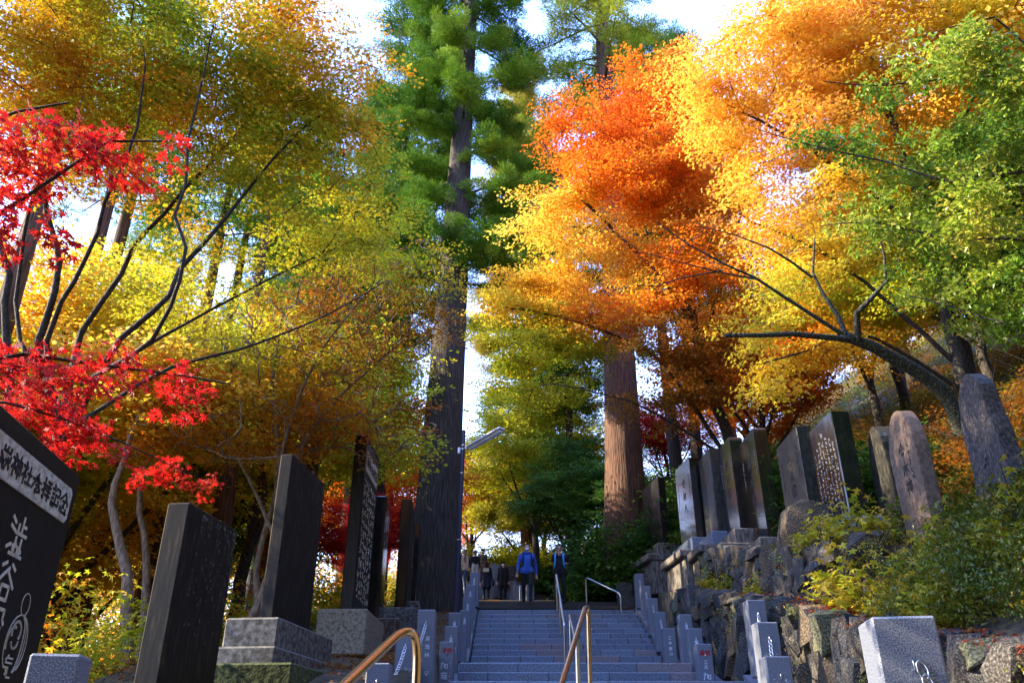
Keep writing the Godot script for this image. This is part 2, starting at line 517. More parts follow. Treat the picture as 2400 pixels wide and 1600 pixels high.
func grow(root: Node3D, limbs: Array, blobs: Array, o: Dictionary) -> void:
	# limbs as measured; finer twigs reach out from them to points inside the crown's volumes; sprays of leaves along the twigs
	var base: Vector3 = root.position
	var bark: Material = o.get("bark", M.maple_bark)
	var pos := PackedVector3Array()
	var dirs := PackedVector3Array()
	var lift: float = o.get("lift", 0.35)
	for i in limbs.size():
		var l: Dictionary = limbs[i]
		var p := smooth(l.pts, 0.35)
		var k := p.size()
		var rad := PackedFloat32Array()
		var local := PackedVector3Array()
		for j in k:
			var f := float(j) / (k - 1)
			rad.append(lerpf(l.r0, l.r1, f))
			var jit: Vector3 = Vector3(rnd(-1, 1), rnd(-1, 1), rnd(-1, 1)) * (l.r0 * 0.25 if j > 0 and j < k - 1 else 0.0)
			p[j] += jit
			local.append(p[j] - base)
			if f > 0.25 or i > 0:
				pos.append(p[j])
				dirs.append((p[mini(j + 1, k - 1)] - p[maxi(j - 1, 0)]).normalized())
		var mb := MB.new()
		mb.tube(local, rad, 10 if l.r0 > 0.08 else 7)
		part("trunk" if i == 0 else "limb", mb.mesh(), bark, root)
	# points to reach
	var layer: float = o.get("layer", 0.0)
	var thin: float = o.get("flat", 0.6)
	var total := 0.0
	for b in blobs: total += b.w * b.r.x * b.r.y * b.r.z
	var targets := []
	var count: int = o.get("targets", 150)
	for b in blobs:
		var n := int(round(count * b.w * b.r.x * b.r.y * b.r.z / total))
		for i in n:
			var d := Vector3(rnd(-1, 1), rnd(-1, 1), rnd(-1, 1))
			while d.length() > 1.0: d = Vector3(rnd(-1, 1), rnd(-1, 1), rnd(-1, 1))
			var q: Vector3 = b.c + d * b.r
			if layer > 0.0: q.y = lerpf(q.y, (roundf(q.y / layer + 0.5 * sin(q.x * 0.9 + q.z * 1.1)) - 0.5 * sin(q.x * 0.9 + q.z * 1.1)) * layer, 0.92)
			targets.append([q, q.distance_squared_to(pos[0]), b])
	targets.sort_custom(func(x, y): return x[1] < y[1])
	var twigs := MB.new()
	var buf := PackedFloat32Array()
	var thick: float = o.get("twig", 1.0)
	var per: int = o.get("sprays", 14)
	var spread: float = o.get("spread", 0.3)
	var bare: float = o.get("bare", 0.35)
	var smin: float = o.get("smin", 0.8)
	var smax: float = o.get("smax", 1.25)
	var droop: float = o.get("droop", 0.2)
	var freq: float = o.get("freq", 0.35)
	var vary: float = o.get("vary", 0.8)
	for t in targets:
		var q: Vector3 = t[0]
		var best := 0
		var cost := 1e9
		for i in pos.size():
			var w := q - pos[i]
			var len2 := w.length()
			var c := len2 * (1.55 - 0.55 * dirs[i].dot(w) / maxf(len2, 0.01))
			if c < cost:
				cost = c
				best = i
		var p0 := pos[best]
		var far := p0.distance_to(q)
		if far < 0.15: continue
		var p1 := p0 + (dirs[best] + Vector3(0, lift, 0)).normalized() * far * 0.45 + Vector3(rnd(-1, 1), rnd(-1, 1), rnd(-1, 1)) * far * 0.1
		var k := clampi(int(far / 0.4) + 1, 2, 14)
		var path := PackedVector3Array()
		var local := PackedVector3Array()
		var rad := PackedFloat32Array()
		var r0 := clampf(0.0038 * far + 0.005, 0.005, 0.03) * thick
		for j in k + 1:
			var f := float(j) / k
			var x := p0.lerp(p1, f).lerp(p1.lerp(q, f), f)
			if j > 0 and j < k: x += Vector3(rnd(-1, 1), rnd(-1, 1), rnd(-1, 1)) * 0.035
			path.append(x)
			local.append(x - base)
			rad.append(lerpf(r0, 0.003 * thick, f))
			if j > 0:
				pos.append(x)
				dirs.append((q - p1).normalized())
		twigs.tube(local, rad, 4 if r0 > 0.012 * thick else 3)
		var pal: Array = t[2].pal
		var n := int(per * clampf(far / 1.2, 0.5, 1.6))
		var own := rnd(-0.2, 0.2)
		for j in n:
			var f := lerpf(bare, 1.04, sqrt(rnd(0, 1)))
			var x := path[mini(int(f * k), k)] + Vector3(rnd(-1, 1), rnd(-thin, thin), rnd(-1, 1)) * spread
			var out := x - p0
			var yaw := atan2(out.x, out.z) + rnd(-0.8, 0.8)
			var s := rnd(smin, smax)
			var b := (Basis(Vector3.UP, yaw) * Basis(Vector3.RIGHT, rnd(-0.25, 0.35) + droop) * Basis(Vector3.BACK, rnd(-0.3, 0.3))).scaled(Vector3(s, s, s))
			var tone := 0.5 + 0.55 * patch.get_noise_3d(x.x * freq * 10, x.y * freq * 10, x.z * freq * 10) + rnd(-0.5, 0.5) * (1.0 - vary) + rnd(-0.14, 0.14) + own
			push(buf, b, x - base, pick(pal, tone))
	part("twigs", twigs.mesh(), o.get("twig_bark", bark), root).set_meta("kind", "stuff")
	scatter("crown", o.leaf, o.get("mat", M.leaf), buf, root)


func fluted(path: PackedVector3Array, rad: PackedFloat32Array, sides: int, wob: float, lobes: int) -> ArrayMesh:
	var mb := MB.new()
	mb.tube(path, rad, sides, wob, lobes)
	return mb.mesh()


func cedar(root: Node3D, height: float, r0: float, lean: Vector2, o: Dictionary) -> void:
	# a tall straight trunk flared at the foot, whorls of drooping branches, each with rounded tufts
	var path := PackedVector3Array()
	var rad := PackedFloat32Array()
	var k := 30
	for i in k + 1:
		var f := float(i) / k
		var y := -0.6 + (height + 0.6) * f * f * (0.35) + (height + 0.6) * f * 0.65
		path.append(Vector3(lean.x * f * f + 0.1 * sin(f * 5.0), y, lean.y * f * f))
		var flare := 0.55 * exp(-maxf(y, 0.0) / (r0 * 1.6))
		rad.append(r0 * (maxf(1.0 - f, 0.03) ** 0.8 + flare * o.get("flare", 1.0)))
	part("trunk", fluted(path, rad, o.get("sides", 22), 0.05, 5), o.get("bark", M.cedar_bark), root)
	var branches := MB.new()
	var buf := PackedFloat32Array()
	var lo: float = o.get("from", 0.35)
	var n: int = o.get("branches", 90)
	var reach: float = o.get("reach", 4.0)
	var pal: Array = o.pal
	var size: float = o.get("size", 1.0)
	var per: int = o.get("tufts", 14)
	var skip: Array = o.get("gap", [])
	for i in n:
		var f := lerpf(lo, 0.99, (i + rnd(0, 0.8)) / n)
		var idx := 0
		while idx < k - 1 and path[idx + 1].y < f * height: idx += 1
		var p0 := path[idx].lerp(path[idx + 1], clampf((f * height - path[idx].y) / (path[idx + 1].y - path[idx].y), 0, 1))
		var a := i * 2.399 + rnd(-0.4, 0.4)
		var g := (f - lo) / (1.0 - lo)
		if o.has("bare_side") and g > 0.05 and g < 0.6 and Vector2(cos(a), sin(a)).dot(o.bare_side) > 0.45 and i % 2 > 0: continue
		var len2 := reach * (0.35 + 0.65 * (1.0 - g) ** 0.7) * rnd(0.6, 1.1) * (0.75 if g < 0.06 else 1.0)
		var d := Vector3(cos(a), 0, sin(a))
		var bp := PackedVector3Array()
		var br := PackedFloat32Array()
		for j in 7:
			var t := j / 6.0
			bp.append(p0 + d * len2 * t + Vector3(0, len2 * (0.12 * t - 0.42 * t * t + 0.22 * t * t * t), 0))
			br.append(lerpf(0.018 * len2 + 0.01, 0.012, t))
		branches.tube(bp, br, 5)
		var m := int(per * len2 / reach)
		for j in m:
			var t := lerpf(0.25, 1.05, sqrt(rnd(0, 1)))
			var x: Vector3 = bp[mini(int(t * 6), 6)] + Vector3(rnd(-1, 1), rnd(-0.9, 0.45), rnd(-1, 1)) * lerpf(0.22, 0.62, t) * o.get("spread", 1.0)
			var s := size * (rnd(0.35, 0.75) if j % 3 else rnd(0.8, 1.35))
			var b := (Basis(Vector3.UP, rnd(0, TAU)) * Basis(Vector3.RIGHT, rnd(-0.7, 0.7)) * Basis(Vector3.BACK, rnd(-0.5, 0.5))).scaled(Vector3(s * rnd(0.8, 1.3), s * rnd(0.65, 1.1), s * rnd(0.8, 1.3)))
			var tone := 0.5 + 0.5 * patch.get_noise_3d((x.x + root.position.x) * 4, (x.y + root.position.y) * 4, x.z * 4) + rnd(-0.28, 0.28)
			push(buf, b, x, pick(pal, tone))
	part("branches", branches.mesh(), o.get("bark", M.cedar_bark), root).set_meta("kind", "stuff")
	scatter("crown", o.leaf, M.needle, buf, root)


func bush(root: Node3D, r: Vector3, count: int, leaf: Mesh, m: Material, pal: Array, stems := 9, smin := 0.8, smax := 1.25) -> void:
	# stems from one foot, leaf sprays through an uneven dome
	var mb := MB.new()
	for i in stems:
		var a := rnd(0, TAU)
		var e := Vector3(cos(a) * r.x * rnd(0.3, 0.85), r.y * rnd(0.6, 1.2), sin(a) * r.z * rnd(0.3, 0.85))
		var p := PackedVector3Array()
		var q := PackedFloat32Array()
		for j in 5:
			var t := j / 4.0
			p.append(Vector3(e.x * t * t, e.y * t, e.z * t * t) + Vector3(rnd(-1, 1), 0, rnd(-1, 1)) * 0.04)
			q.append(lerpf(0.014, 0.004, t))
		mb.tube(p, q, 4)
	part("stems", mb.mesh(), M.maple_bark, root).set_meta("kind", "stuff")
	var buf := PackedFloat32Array()
	var ph := rnd(0, 100)
	for i in count:
		var d := Vector3(rnd(-1, 1), rnd(0, 1), rnd(-1, 1))
		while d.length() > 1.0: d = Vector3(rnd(-1, 1), rnd(0, 1), rnd(-1, 1))
		d *= 0.75 + 0.45 * patch.get_noise_3d(d.x * 22 + ph, d.y * 22, d.z * 22 + ph)
		var p := Vector3(d.x * r.x, d.y * r.y * 1.3, d.z * r.z)
		var s := rnd(smin, smax)
		var b := (Basis(Vector3.UP, rnd(0, TAU)) * Basis(Vector3.RIGHT, rnd(-0.5, 0.6))).scaled(Vector3(s, s, s))
		push(buf, b, p, pick(pal, 0.5 + 0.6 * patch.get_noise_3d(p.x * 14 + ph, p.y * 14, p.z * 14) + rnd(-0.3, 0.3)))
	scatter("crown", leaf, m, buf, root)


func copy_of(o: Node3D, at: Vector3, turn: float, scale_by: float, label: String) -> Node3D:
	var c: Node3D = o.duplicate()
	c.name = numbered(String(o.name).rstrip("0123456789").rstrip("_"))
	add_child(c, true)
	c.position = at
	c.rotation.y = turn
	c.scale = Vector3.ONE * scale_by
	c.set_meta("label", label)
	return c


# ------------------------------------------------------------------ ground
const STAIR := [[-60.0, -6.0], [-4.0, 0.0], [3.0, 0.0], [5.0, 0.85], [9.3, 0.95], [13.8, 2.69], [16.1, 2.69], [17.0, 3.27], [19.77, 3.27], [25.1, 5.53], [26.2, 5.9], [37.0, 7.8], [39.2, 9.0], [46.0, 9.8], [60.0, 14.0], [100.0, 24.0], [220.0, 30.0]]
const LEDGE := [[-60.0, -4.0], [0.0, 0.9], [7.0, 2.35], [11.0, 3.15], [12.0, 3.46], [14.9, 4.1], [20.9, 5.3], [25.0, 6.0], [37.0, 8.4], [60.0, 15.0], [220.0, 31.0]]
const UPPER := [[-60.0, -1.0], [0.0, 2.6], [6.0, 3.3], [10.0, 4.1], [15.4, 5.0], [19.6, 6.0], [25.0, 7.0], [30.0, 8.0], [40.0, 10.5], [60.0, 16.0], [220.0, 32.0]]
const TERRACE := [[-60.0, -6.0], [0.0, 0.0], [4.5, 0.75], [8.0, 1.5], [11.4, 2.6], [15.0, 3.15], [18.0, 3.6], [20.0, 4.1], [25.0, 5.4], [30.0, 6.3], [37.0, 7.6], [46.0, 9.4], [60.0, 12.0], [100.0, 18.0], [220.0, 24.0]]


func land(x: float, d: float) -> float:
	var s := line(STAIR, d)
	var y: float
	if x < -1.3:
		y = line(TERRACE, d)
		if x < -5.5: y -= minf((-5.5 - x) * 0.42, 6.0)
		if x < -40.0: y += (-40.0 - x) * 0.12
	elif x < 4.28:
		y = s - 0.45 if d < 25.1 or (d > 36.9 and d < 39.4) else s
	else:
		var up := line(UPPER, d) + maxf(0.0, x - 6.3) * 0.62
		if x > 30.0: up -= (x - 30.0) * 0.5
		var lo := line(LEDGE, d)
		y = lo if x < 5.02 else up
		# nearer than the upper wall the bank slopes evenly
		var soft := clampf((12.0 - d) / 0.8, 0.0, 1.0)
		y = lerpf(y, lerpf(lo, up, smoothstep(4.4, 6.6, x)), soft)
	var w := clampf((absf(x - 1.4) - 3.2) / 3.0, 0.0, 1.0)
	return y + w * 0.22 * rough.get_noise_2d(x * 30.0, d * 30.0)


func build_ground() -> void:
	var xs := [-240.0, -150.0, -100.0, -70.0, -50.0, -40.0]
	for i in 26: xs.append(-34.0 + i * 1.1)
	for x in [-5.0, -4.2, -3.4, -2.6, -1.9, -1.4, -1.28, 0.0, 1.3, 2.6, 3.9, 4.27, 4.29, 4.5, 4.8, 5.01, 5.03, 5.4, 5.8, 6.3, 7.0, 7.8]: xs.append(x)
	for i in 20: xs.append(8.8 + i * 1.1)
	for x in [34.0, 45.0, 60.0, 90.0, 150.0, 240.0]: xs.append(x)
	var ds := [-60.0, -30.0, -15.0, -8.0, -4.0]
	for i in 86: ds.append(-2.0 + i * 0.6)
	for d in [52.0, 55.0, 60.0, 66.0, 74.0, 85.0, 100.0, 125.0, 160.0, 220.0]: ds.append(d)
	var st := SurfaceTool.new()
	st.begin(Mesh.PRIMITIVE_TRIANGLES)
	for d in ds:
		for x in xs: st.add_vertex(Vector3(x, land(x, d), -d))
	var w := xs.size()
	for j in ds.size() - 1:
		for i in w - 1:
			var a := j * w + i
			for k in [a, a + w, a + 1, a + 1, a + w, a + w + 1]: st.add_index(k)
	st.generate_normals()
	structure("ground", st.commit(), M.ground)
	# the sloping path above the top step
	var mb := MB.new()
	var rows := [[25.16, -1.1, 3.75], [26.2, -1.3, 4.1], [28.5, -1.6, 4.1], [31.0, -2.0, 3.6], [34.0, -2.5, 2.6], [36.98, -2.7, 0.6]]
	for i in rows.size() - 1:
		var p: Array = rows[i]
		var q: Array = rows[i + 1]
		mb.quad(Vector3(p[1], line(STAIR, p[0]) + 0.02, -p[0]), Vector3(p[2], line(STAIR, p[0]) + 0.02, -p[0]), Vector3(q[2], line(STAIR, q[0]) + 0.02, -q[0]), Vector3(q[1], line(STAIR, q[0]) + 0.02, -q[0]))
	structure("path", mb.mesh(), M.asphalt)


# ------------------------------------------------------------------ stairs
func flight(called: String, label: String, d_top: float, y_top: float, n: int, rise: float, tread: float, x0: float, x1: float, block: float) -> void:
	var root := Node3D.new()
	root.name = numbered(called)
	add_child(root, true)
	tag(root, label, "", "", "structure")
	root.position = Vector3((x0 + x1) / 2, y_top - rise * n, -d_top + tread * (n - 1))
	var meshes := {}
	for i in n:
		var y := y_top - (i + 0.5) * rise
		var z := -(d_top - i * tread)
		var x := x0
		var first := true
		while x < x1 - 0.02:
			var l := block * (0.5 if first and i % 2 == 1 else 1.0)
			first = false
			if x + l > x1 - 0.18: l = x1 - x
			var key := int(l * 100)
			if not meshes.has(key):
				var mb := MB.new()
				mb.cbox(Transform3D.IDENTITY, Vector3(l - 0.009, rise - 0.004, tread + 0.12), 0.011)
				meshes[key] = mb.mesh()
			var half: Array = [M.step, M.step, M.step, M.step_c if absf(x - 0.9) < 1.3 and i > n / 3 else M.step] if x + l / 2 < 1.35 else [M.step_b, M.step_b, M.step, M.step_c]  # lighter and reddish blocks by side stand in for dappled reflections
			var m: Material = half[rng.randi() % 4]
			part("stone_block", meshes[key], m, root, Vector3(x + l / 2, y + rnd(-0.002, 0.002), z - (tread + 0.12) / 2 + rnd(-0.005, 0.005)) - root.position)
			x += l


func stringer(d0: float, y0: float, d1: float, y1: float, x: float, w: float, label: String) -> void:
	var mb := MB.new()
	var o := PackedVector2Array([Vector2(d0, y0 - 0.6), Vector2(d0, y0), Vector2(d1, y1), Vector2(d1, y1 - 0.6)])
	# outline in (d, y), swept along x
	var t := Transform3D(Basis(Vector3(0, 0, -1), Vector3(0, 1, 0), Vector3(1, 0, 0)), Vector3(x + w / 2, 0, 0))
	mb.prism(o, w, t)
	var s := structure("stair_curb", mb.mesh(), M.granite, label)
	s.set_meta("kind", "structure")


func build_stairs() -> void:
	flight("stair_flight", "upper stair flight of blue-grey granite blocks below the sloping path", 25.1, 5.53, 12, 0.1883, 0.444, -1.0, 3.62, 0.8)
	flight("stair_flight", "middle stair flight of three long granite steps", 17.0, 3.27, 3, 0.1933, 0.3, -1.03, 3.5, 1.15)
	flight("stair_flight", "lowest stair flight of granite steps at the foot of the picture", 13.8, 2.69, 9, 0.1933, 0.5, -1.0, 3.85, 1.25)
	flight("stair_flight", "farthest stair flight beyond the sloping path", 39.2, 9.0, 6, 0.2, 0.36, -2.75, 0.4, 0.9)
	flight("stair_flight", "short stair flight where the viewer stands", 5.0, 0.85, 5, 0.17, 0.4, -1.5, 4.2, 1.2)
	for l in [[19.76, 16.1, 3.27, -1.03, 3.55], [16.08, 13.9, 2.69, -1.03, 3.85], [9.4, 5.1, 0.9, -1.3, 4.2], [46.0, 39.3, 9.0, -2.75, 0.4]]:
		var mb := MB.new()
		mb.box(Transform3D(Basis(), Vector3((l[3] + l[4]) / 2, l[2] - 0.1 - (0.004 if l[0] > 19 else 0.006), -(l[0] + l[1]) / 2)), Vector3(l[4] - l[3] - 0.02, 0.2, l[0] - l[1]))
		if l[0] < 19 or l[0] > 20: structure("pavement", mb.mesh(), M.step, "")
	var mb2 := MB.new()
	mb2.box(Transform3D(Basis(), Vector3(1.25, 3.16, -18.5)), Vector3(4.5, 0.2, 2.6))
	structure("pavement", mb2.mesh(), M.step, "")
	for s in [-1.02, 3.64]:
		var x: float = s - 0.13 if s < 0 else s + 0.13
		stringer(19.6, 3.33, 25.2, 5.62, x, 0.26, "sloping granite curb beside the upper flight, %s" % ("on the cedar's side" if s < 0 else "on the rock wall's side"))
		stringer(16.0, 2.78, 18.4, 3.42, x + (0.0 if s < 0 else 0.03), 0.27, "sloping granite curb beside the middle flight, %s" % ("on the steles' side" if s < 0 else "on the rock wall's side"))
		stringer(9.3, 1.05, 14.0, 2.8, x - (0.3 if s < 0 else -0.05), 0.3, "sloping granite curb beside the lowest flight, %s" % ("on the steles' side" if s < 0 else "on the rock wall's side"))


# ------------------------------------------------------------------ lettering
const GLYPH := {
	"神": "2031 0242 4206 2329 2446 5292975752 5494 7079", "社": "2031 0242 4206 2329 2446 5494 7178 4898", "参": "513363 0494 5208 5398 6546 7648 8849",
	"拝": "0343 2029 2918 0654 5191 5393 5595 4797 7179", "記": "2031 0242 1434 1636 1848491918 51919454 54589896", "念": "5004 5095 3464 6446 1719 37399979 5657 8788",
	"嶽": "5042 2022 8082 2282 1403 1436 0646 2549 1747 5595 7459 7598 9394", "澁": "0122 0334 0827 6064 6282 4244 3494 4549 4657 3749 2959 7579 7788 6769 6999",
	"谷": "3112 6182 5206 5396 3676793936", "役": "3012 3204 2429 5153 5181 8183 8394 5585 8549 5698", "奉": "2181 1383 0595 5046 4508 5598 3777 2888 5659",
	"納": "3012 1232 3214 1434 2429 0608 3647 5259 529299 7055 6477", "加": "0252 5257 5746 2009 6393986863", "藤": "0191 3032 6062 1318 13333949 1535 1737 4494 4696 7349 7699 6779 5868 8878",
	"東": "1191 5059 2383862623 2484 5608 5698", "海": "0122 0334 0827 5032 3191 4383 4338 3898 8379 3595", "林": "0343 2029 2307 2345 5393 7079 7356 7398",
	"守": "5051 1113 1191 9193 1585 6359 5948 3557", "青": "2181 1383 0595 5055 2629 26767978 2767 2878", "木": "1393 5059 5308 5398",
	"様": "0343 2029 2307 2345 5061 8071 5292 5494 4696 7279 5769 7698", "手": "6132 1383 0595 5259 5948", "部": "2021 0252 1324 4334 0555 1748491918 6169 61917496 9678",
	"三": "2181 2575 0999", "元": "2181 0494 4409 64698998", "今": "5004 5095 3464 37776758", "村": "0343 2029 2307 2345 5393 7379 7968 5567", "人": "5108 5399", "一": "0595",
	"気": "3012 2181 1383 0555 5559 5999 5638 2558", "口": "2282872722", "山": "5059 2429 29898584"}


func glyph(mb: MB, t: Transform3D, size: float, ch: String, w: float) -> void:
	# t: the middle of the character, x along the writing's width, y up, z out of the stone
	if not GLYPH.has(ch): return
	for s in (GLYPH[ch] as String).split(" "):
		var pts := []
		for i in range(0, s.length() - 1, 2):
			pts.append(Vector2((int(s[i]) - 4.5) / 9.0 * size, (4.5 - int(s[i + 1])) / 9.0 * size))
		for i in pts.size() - 1:
			stroke(mb, t, pts[i], pts[i + 1], w)


func stroke(mb: MB, t: Transform3D, a: Vector2, b: Vector2, w: float) -> void:
	var l := a.distance_to(b)
	if l < 0.0005: return
	var m := (a + b) / 2
	var x := Vector3((b - a).x / l, (b - a).y / l, 0)
	mb.box(t * Transform3D(Basis(x, Vector3(-x.y, x.x, 0), Vector3(0, 0, 1)), Vector3(m.x, m.y, 0.0)), Vector3(l + w * 0.6, w, 0.008))


func column(mb: MB, t: Transform3D, text: String, size: float, gap: float, w: float) -> void:
	for i in text.length():
		glyph(mb, t * Transform3D(Basis(), Vector3(0, -i * size * gap, 0)), size, text[i], w)


func write(root: Node3D, f: Transform3D, text: String, size: float, gap: float, w: float, m: Material, row := false) -> void:
	# each character a part of its own
	for i in text.length():
		var mb := MB.new()
		var o := Vector3((i - (text.length() - 1) / 2.0) * size * gap, 0, 0) if row else Vector3(0, -i * size * gap, 0)
		glyph(mb, f.translated_local(o), size, text[i], w)
		part("character", mb.mesh(), m, root)


func scribble(mb: MB, t: Transform3D, size: float, gap: float, n: int, w: float) -> void:
	# a column of characters too worn to read: short slanting brush marks
	for i in n:
		var y := -i * size * gap
		for k in 5:
			var a := Vector2(rnd(-0.45, 0.45), rnd(-0.45, 0.45)) * size
			var b := a + Vector2(rnd(-0.35, 0.35), rnd(-0.45, 0.2)) * size
			stroke(mb, t, a + Vector2(0, y), b + Vector2(0, y), w)


func arc(mb: MB, t: Transform3D, c: Vector2, r: Vector2, a0: float, a1: float, w: float, n := 16) -> void:
	for i in n:
		var p := a0 + (a1 - a0) * i / n
		var q := a0 + (a1 - a0) * (i + 1) / n
		stroke(mb, t, c + Vector2(cos(p) * r.x, sin(p) * r.y), c + Vector2(cos(q) * r.x, sin(q) * r.y), w)


# ------------------------------------------------------------------ steles
func slab_shape(kind: String, thick: float, h: float, width: float) -> ArrayMesh:
	# foot at the origin; the wide faces look along x
	var mb := MB.new()
	if kind == "square":
		mb.cbox(Transform3D(Basis(), Vector3(0, h / 2, 0)), Vector3(thick, h, width), 0.018)
		return mb.mesh()
	var o := PackedVector2Array()
	var hw := width / 2
	if kind == "eased":
		o = PackedVector2Array([Vector2(-hw, 0), Vector2(hw, 0), Vector2(hw, h - 0.12), Vector2(hw - 0.03, h - 0.05), Vector2(hw - 0.09, h - 0.01), Vector2(hw - 0.16, h), Vector2(-hw + 0.16, h), Vector2(-hw + 0.09, h - 0.01), Vector2(-hw + 0.03, h - 0.05), Vector2(-hw, h - 0.12)])
	elif kind == "round":
		o.append(Vector2(-hw * 0.92, 0))
		o.append(Vector2(hw * 0.92, 0))
		o.append(Vector2(hw, h * 0.35))
		for i in 17:
			var a := PI * i / 16
			o.append(Vector2(cos(a) * hw * 1.02, h * 0.66 + sin(a) * h * 0.34))
		o.append(Vector2(-hw, h * 0.35))
	else:
		# an unhewn slab
		var k := 26
		for i in k + 1:
			var a := -0.08 + (PI + 0.16) * i / k
			var wv := 1.0 + 0.09 * sin(a * 5.0 + h * 9) + 0.05 * sin(a * 11.0 + h)
			o.append(Vector2(cos(a) * hw * wv, maxf(h * 0.42 + sin(a) * h * 0.58 * (0.94 + 0.06 * wv), 0.0)))
		o.append(Vector2(-hw * 0.8, 0))
		o.append(Vector2(hw * 0.8, 0))
	# outline in (z, y) swept along x, edges eased by a thinner second slab
	var t := Transform3D(Basis(Vector3(0, 0, -1), Vector3(0, 1, 0), Vector3(1, 0, 0)), Vector3(thick / 2 - 0.012, 0, 0))
	mb.prism(o, thick - 0.024, t)
	var inner := PackedVector2Array()
	for p in o: inner.append(Vector2(p.x * (1 - 0.026 / width), maxf(0.0, p.y - 0.013)))
	mb.prism(inner, thick, Transform3D(t.basis, Vector3(thick / 2, 0, 0)))
	return mb.mesh()


func stele(label: String, called: String, kind: String, m: Material, near: Vector2, far: Vector2, dn: float, df: float, bottom_y: float, thick: float, side: float) -> Dictionary:
	# near, far: where the top corners of the wide face stand at the distances dn and df; side +1 where that face looks towards +x
	var a := spot(near.x, near.y, dn)
	var b := spot(far.x, far.y, df)
	var top := (a.y + b.y) / 2
	a.y = 0
	b.y = 0
	var width := a.distance_to(b)
	var dir := (b - a) / width
	var turn := atan2(-dir.x, -dir.z)
	var out := Vector3(cos(turn), 0, -sin(turn)) * side
	var foot := (a + b) / 2 - out * thick / 2
	foot.y = bottom_y
	var root := thing(called, label, "stone monument", foot, turn)
	part("slab", slab_shape(kind, thick, top - bottom_y, width), m, root)
	return {"root": root, "h": top - bottom_y, "w": width, "t": thick, "side": side}


func face(s: Dictionary, along: float, y: float) -> Transform3D:
	# a frame on the wide face: along from the face's middle to the reader's right
	var sd: float = s.side
	return Transform3D(Basis(Vector3(0, 0, -sd), Vector3.UP, Vector3(sd, 0, 0)), Vector3(sd * (s.t / 2 + 0.001), y, -sd * along))


func lichen(s: Dictionary, n: int) -> void:
	# pale crusts, thickest under the top edge and along the far edge
	var mb := MB.new()
	for i in n:
		var along: float = s.w * (0.48 - 0.75 * rnd(0, 1) ** 1.6)
		var y: float = s.h - 0.06 - s.h * 0.55 * rnd(0, 1) ** 2.0
		var f := face(s, along, y)
		var r := rnd(0.005, 0.022)
		var pts := []
		for k in 7:
			var a := TAU * k / 7
			pts.append(f * Vector3(cos(a) * r * rnd(0.5, 1.2), sin(a) * r * rnd(0.6, 1.7), 0.001 + 0.0002 * (i % 7)))
		for k in range(1, 6): mb.tri(pts[0], pts[k], pts[k + 1])
	part("lichen", mb.mesh(), M.lichen, s.root).set_meta("kind", "stuff")


func plinth(s: Dictionary, size: Vector3, top: float, m: Material, shift := Vector3.ZERO, label := "") -> void:
	var mb := MB.new()
	mb.cbox(Transform3D(Basis(), Vector3(0, top - size.y / 2, 0) + shift), size, 0.025)
	part("plinth", mb.mesh(), m, s.root, Vector3.ZERO, label)


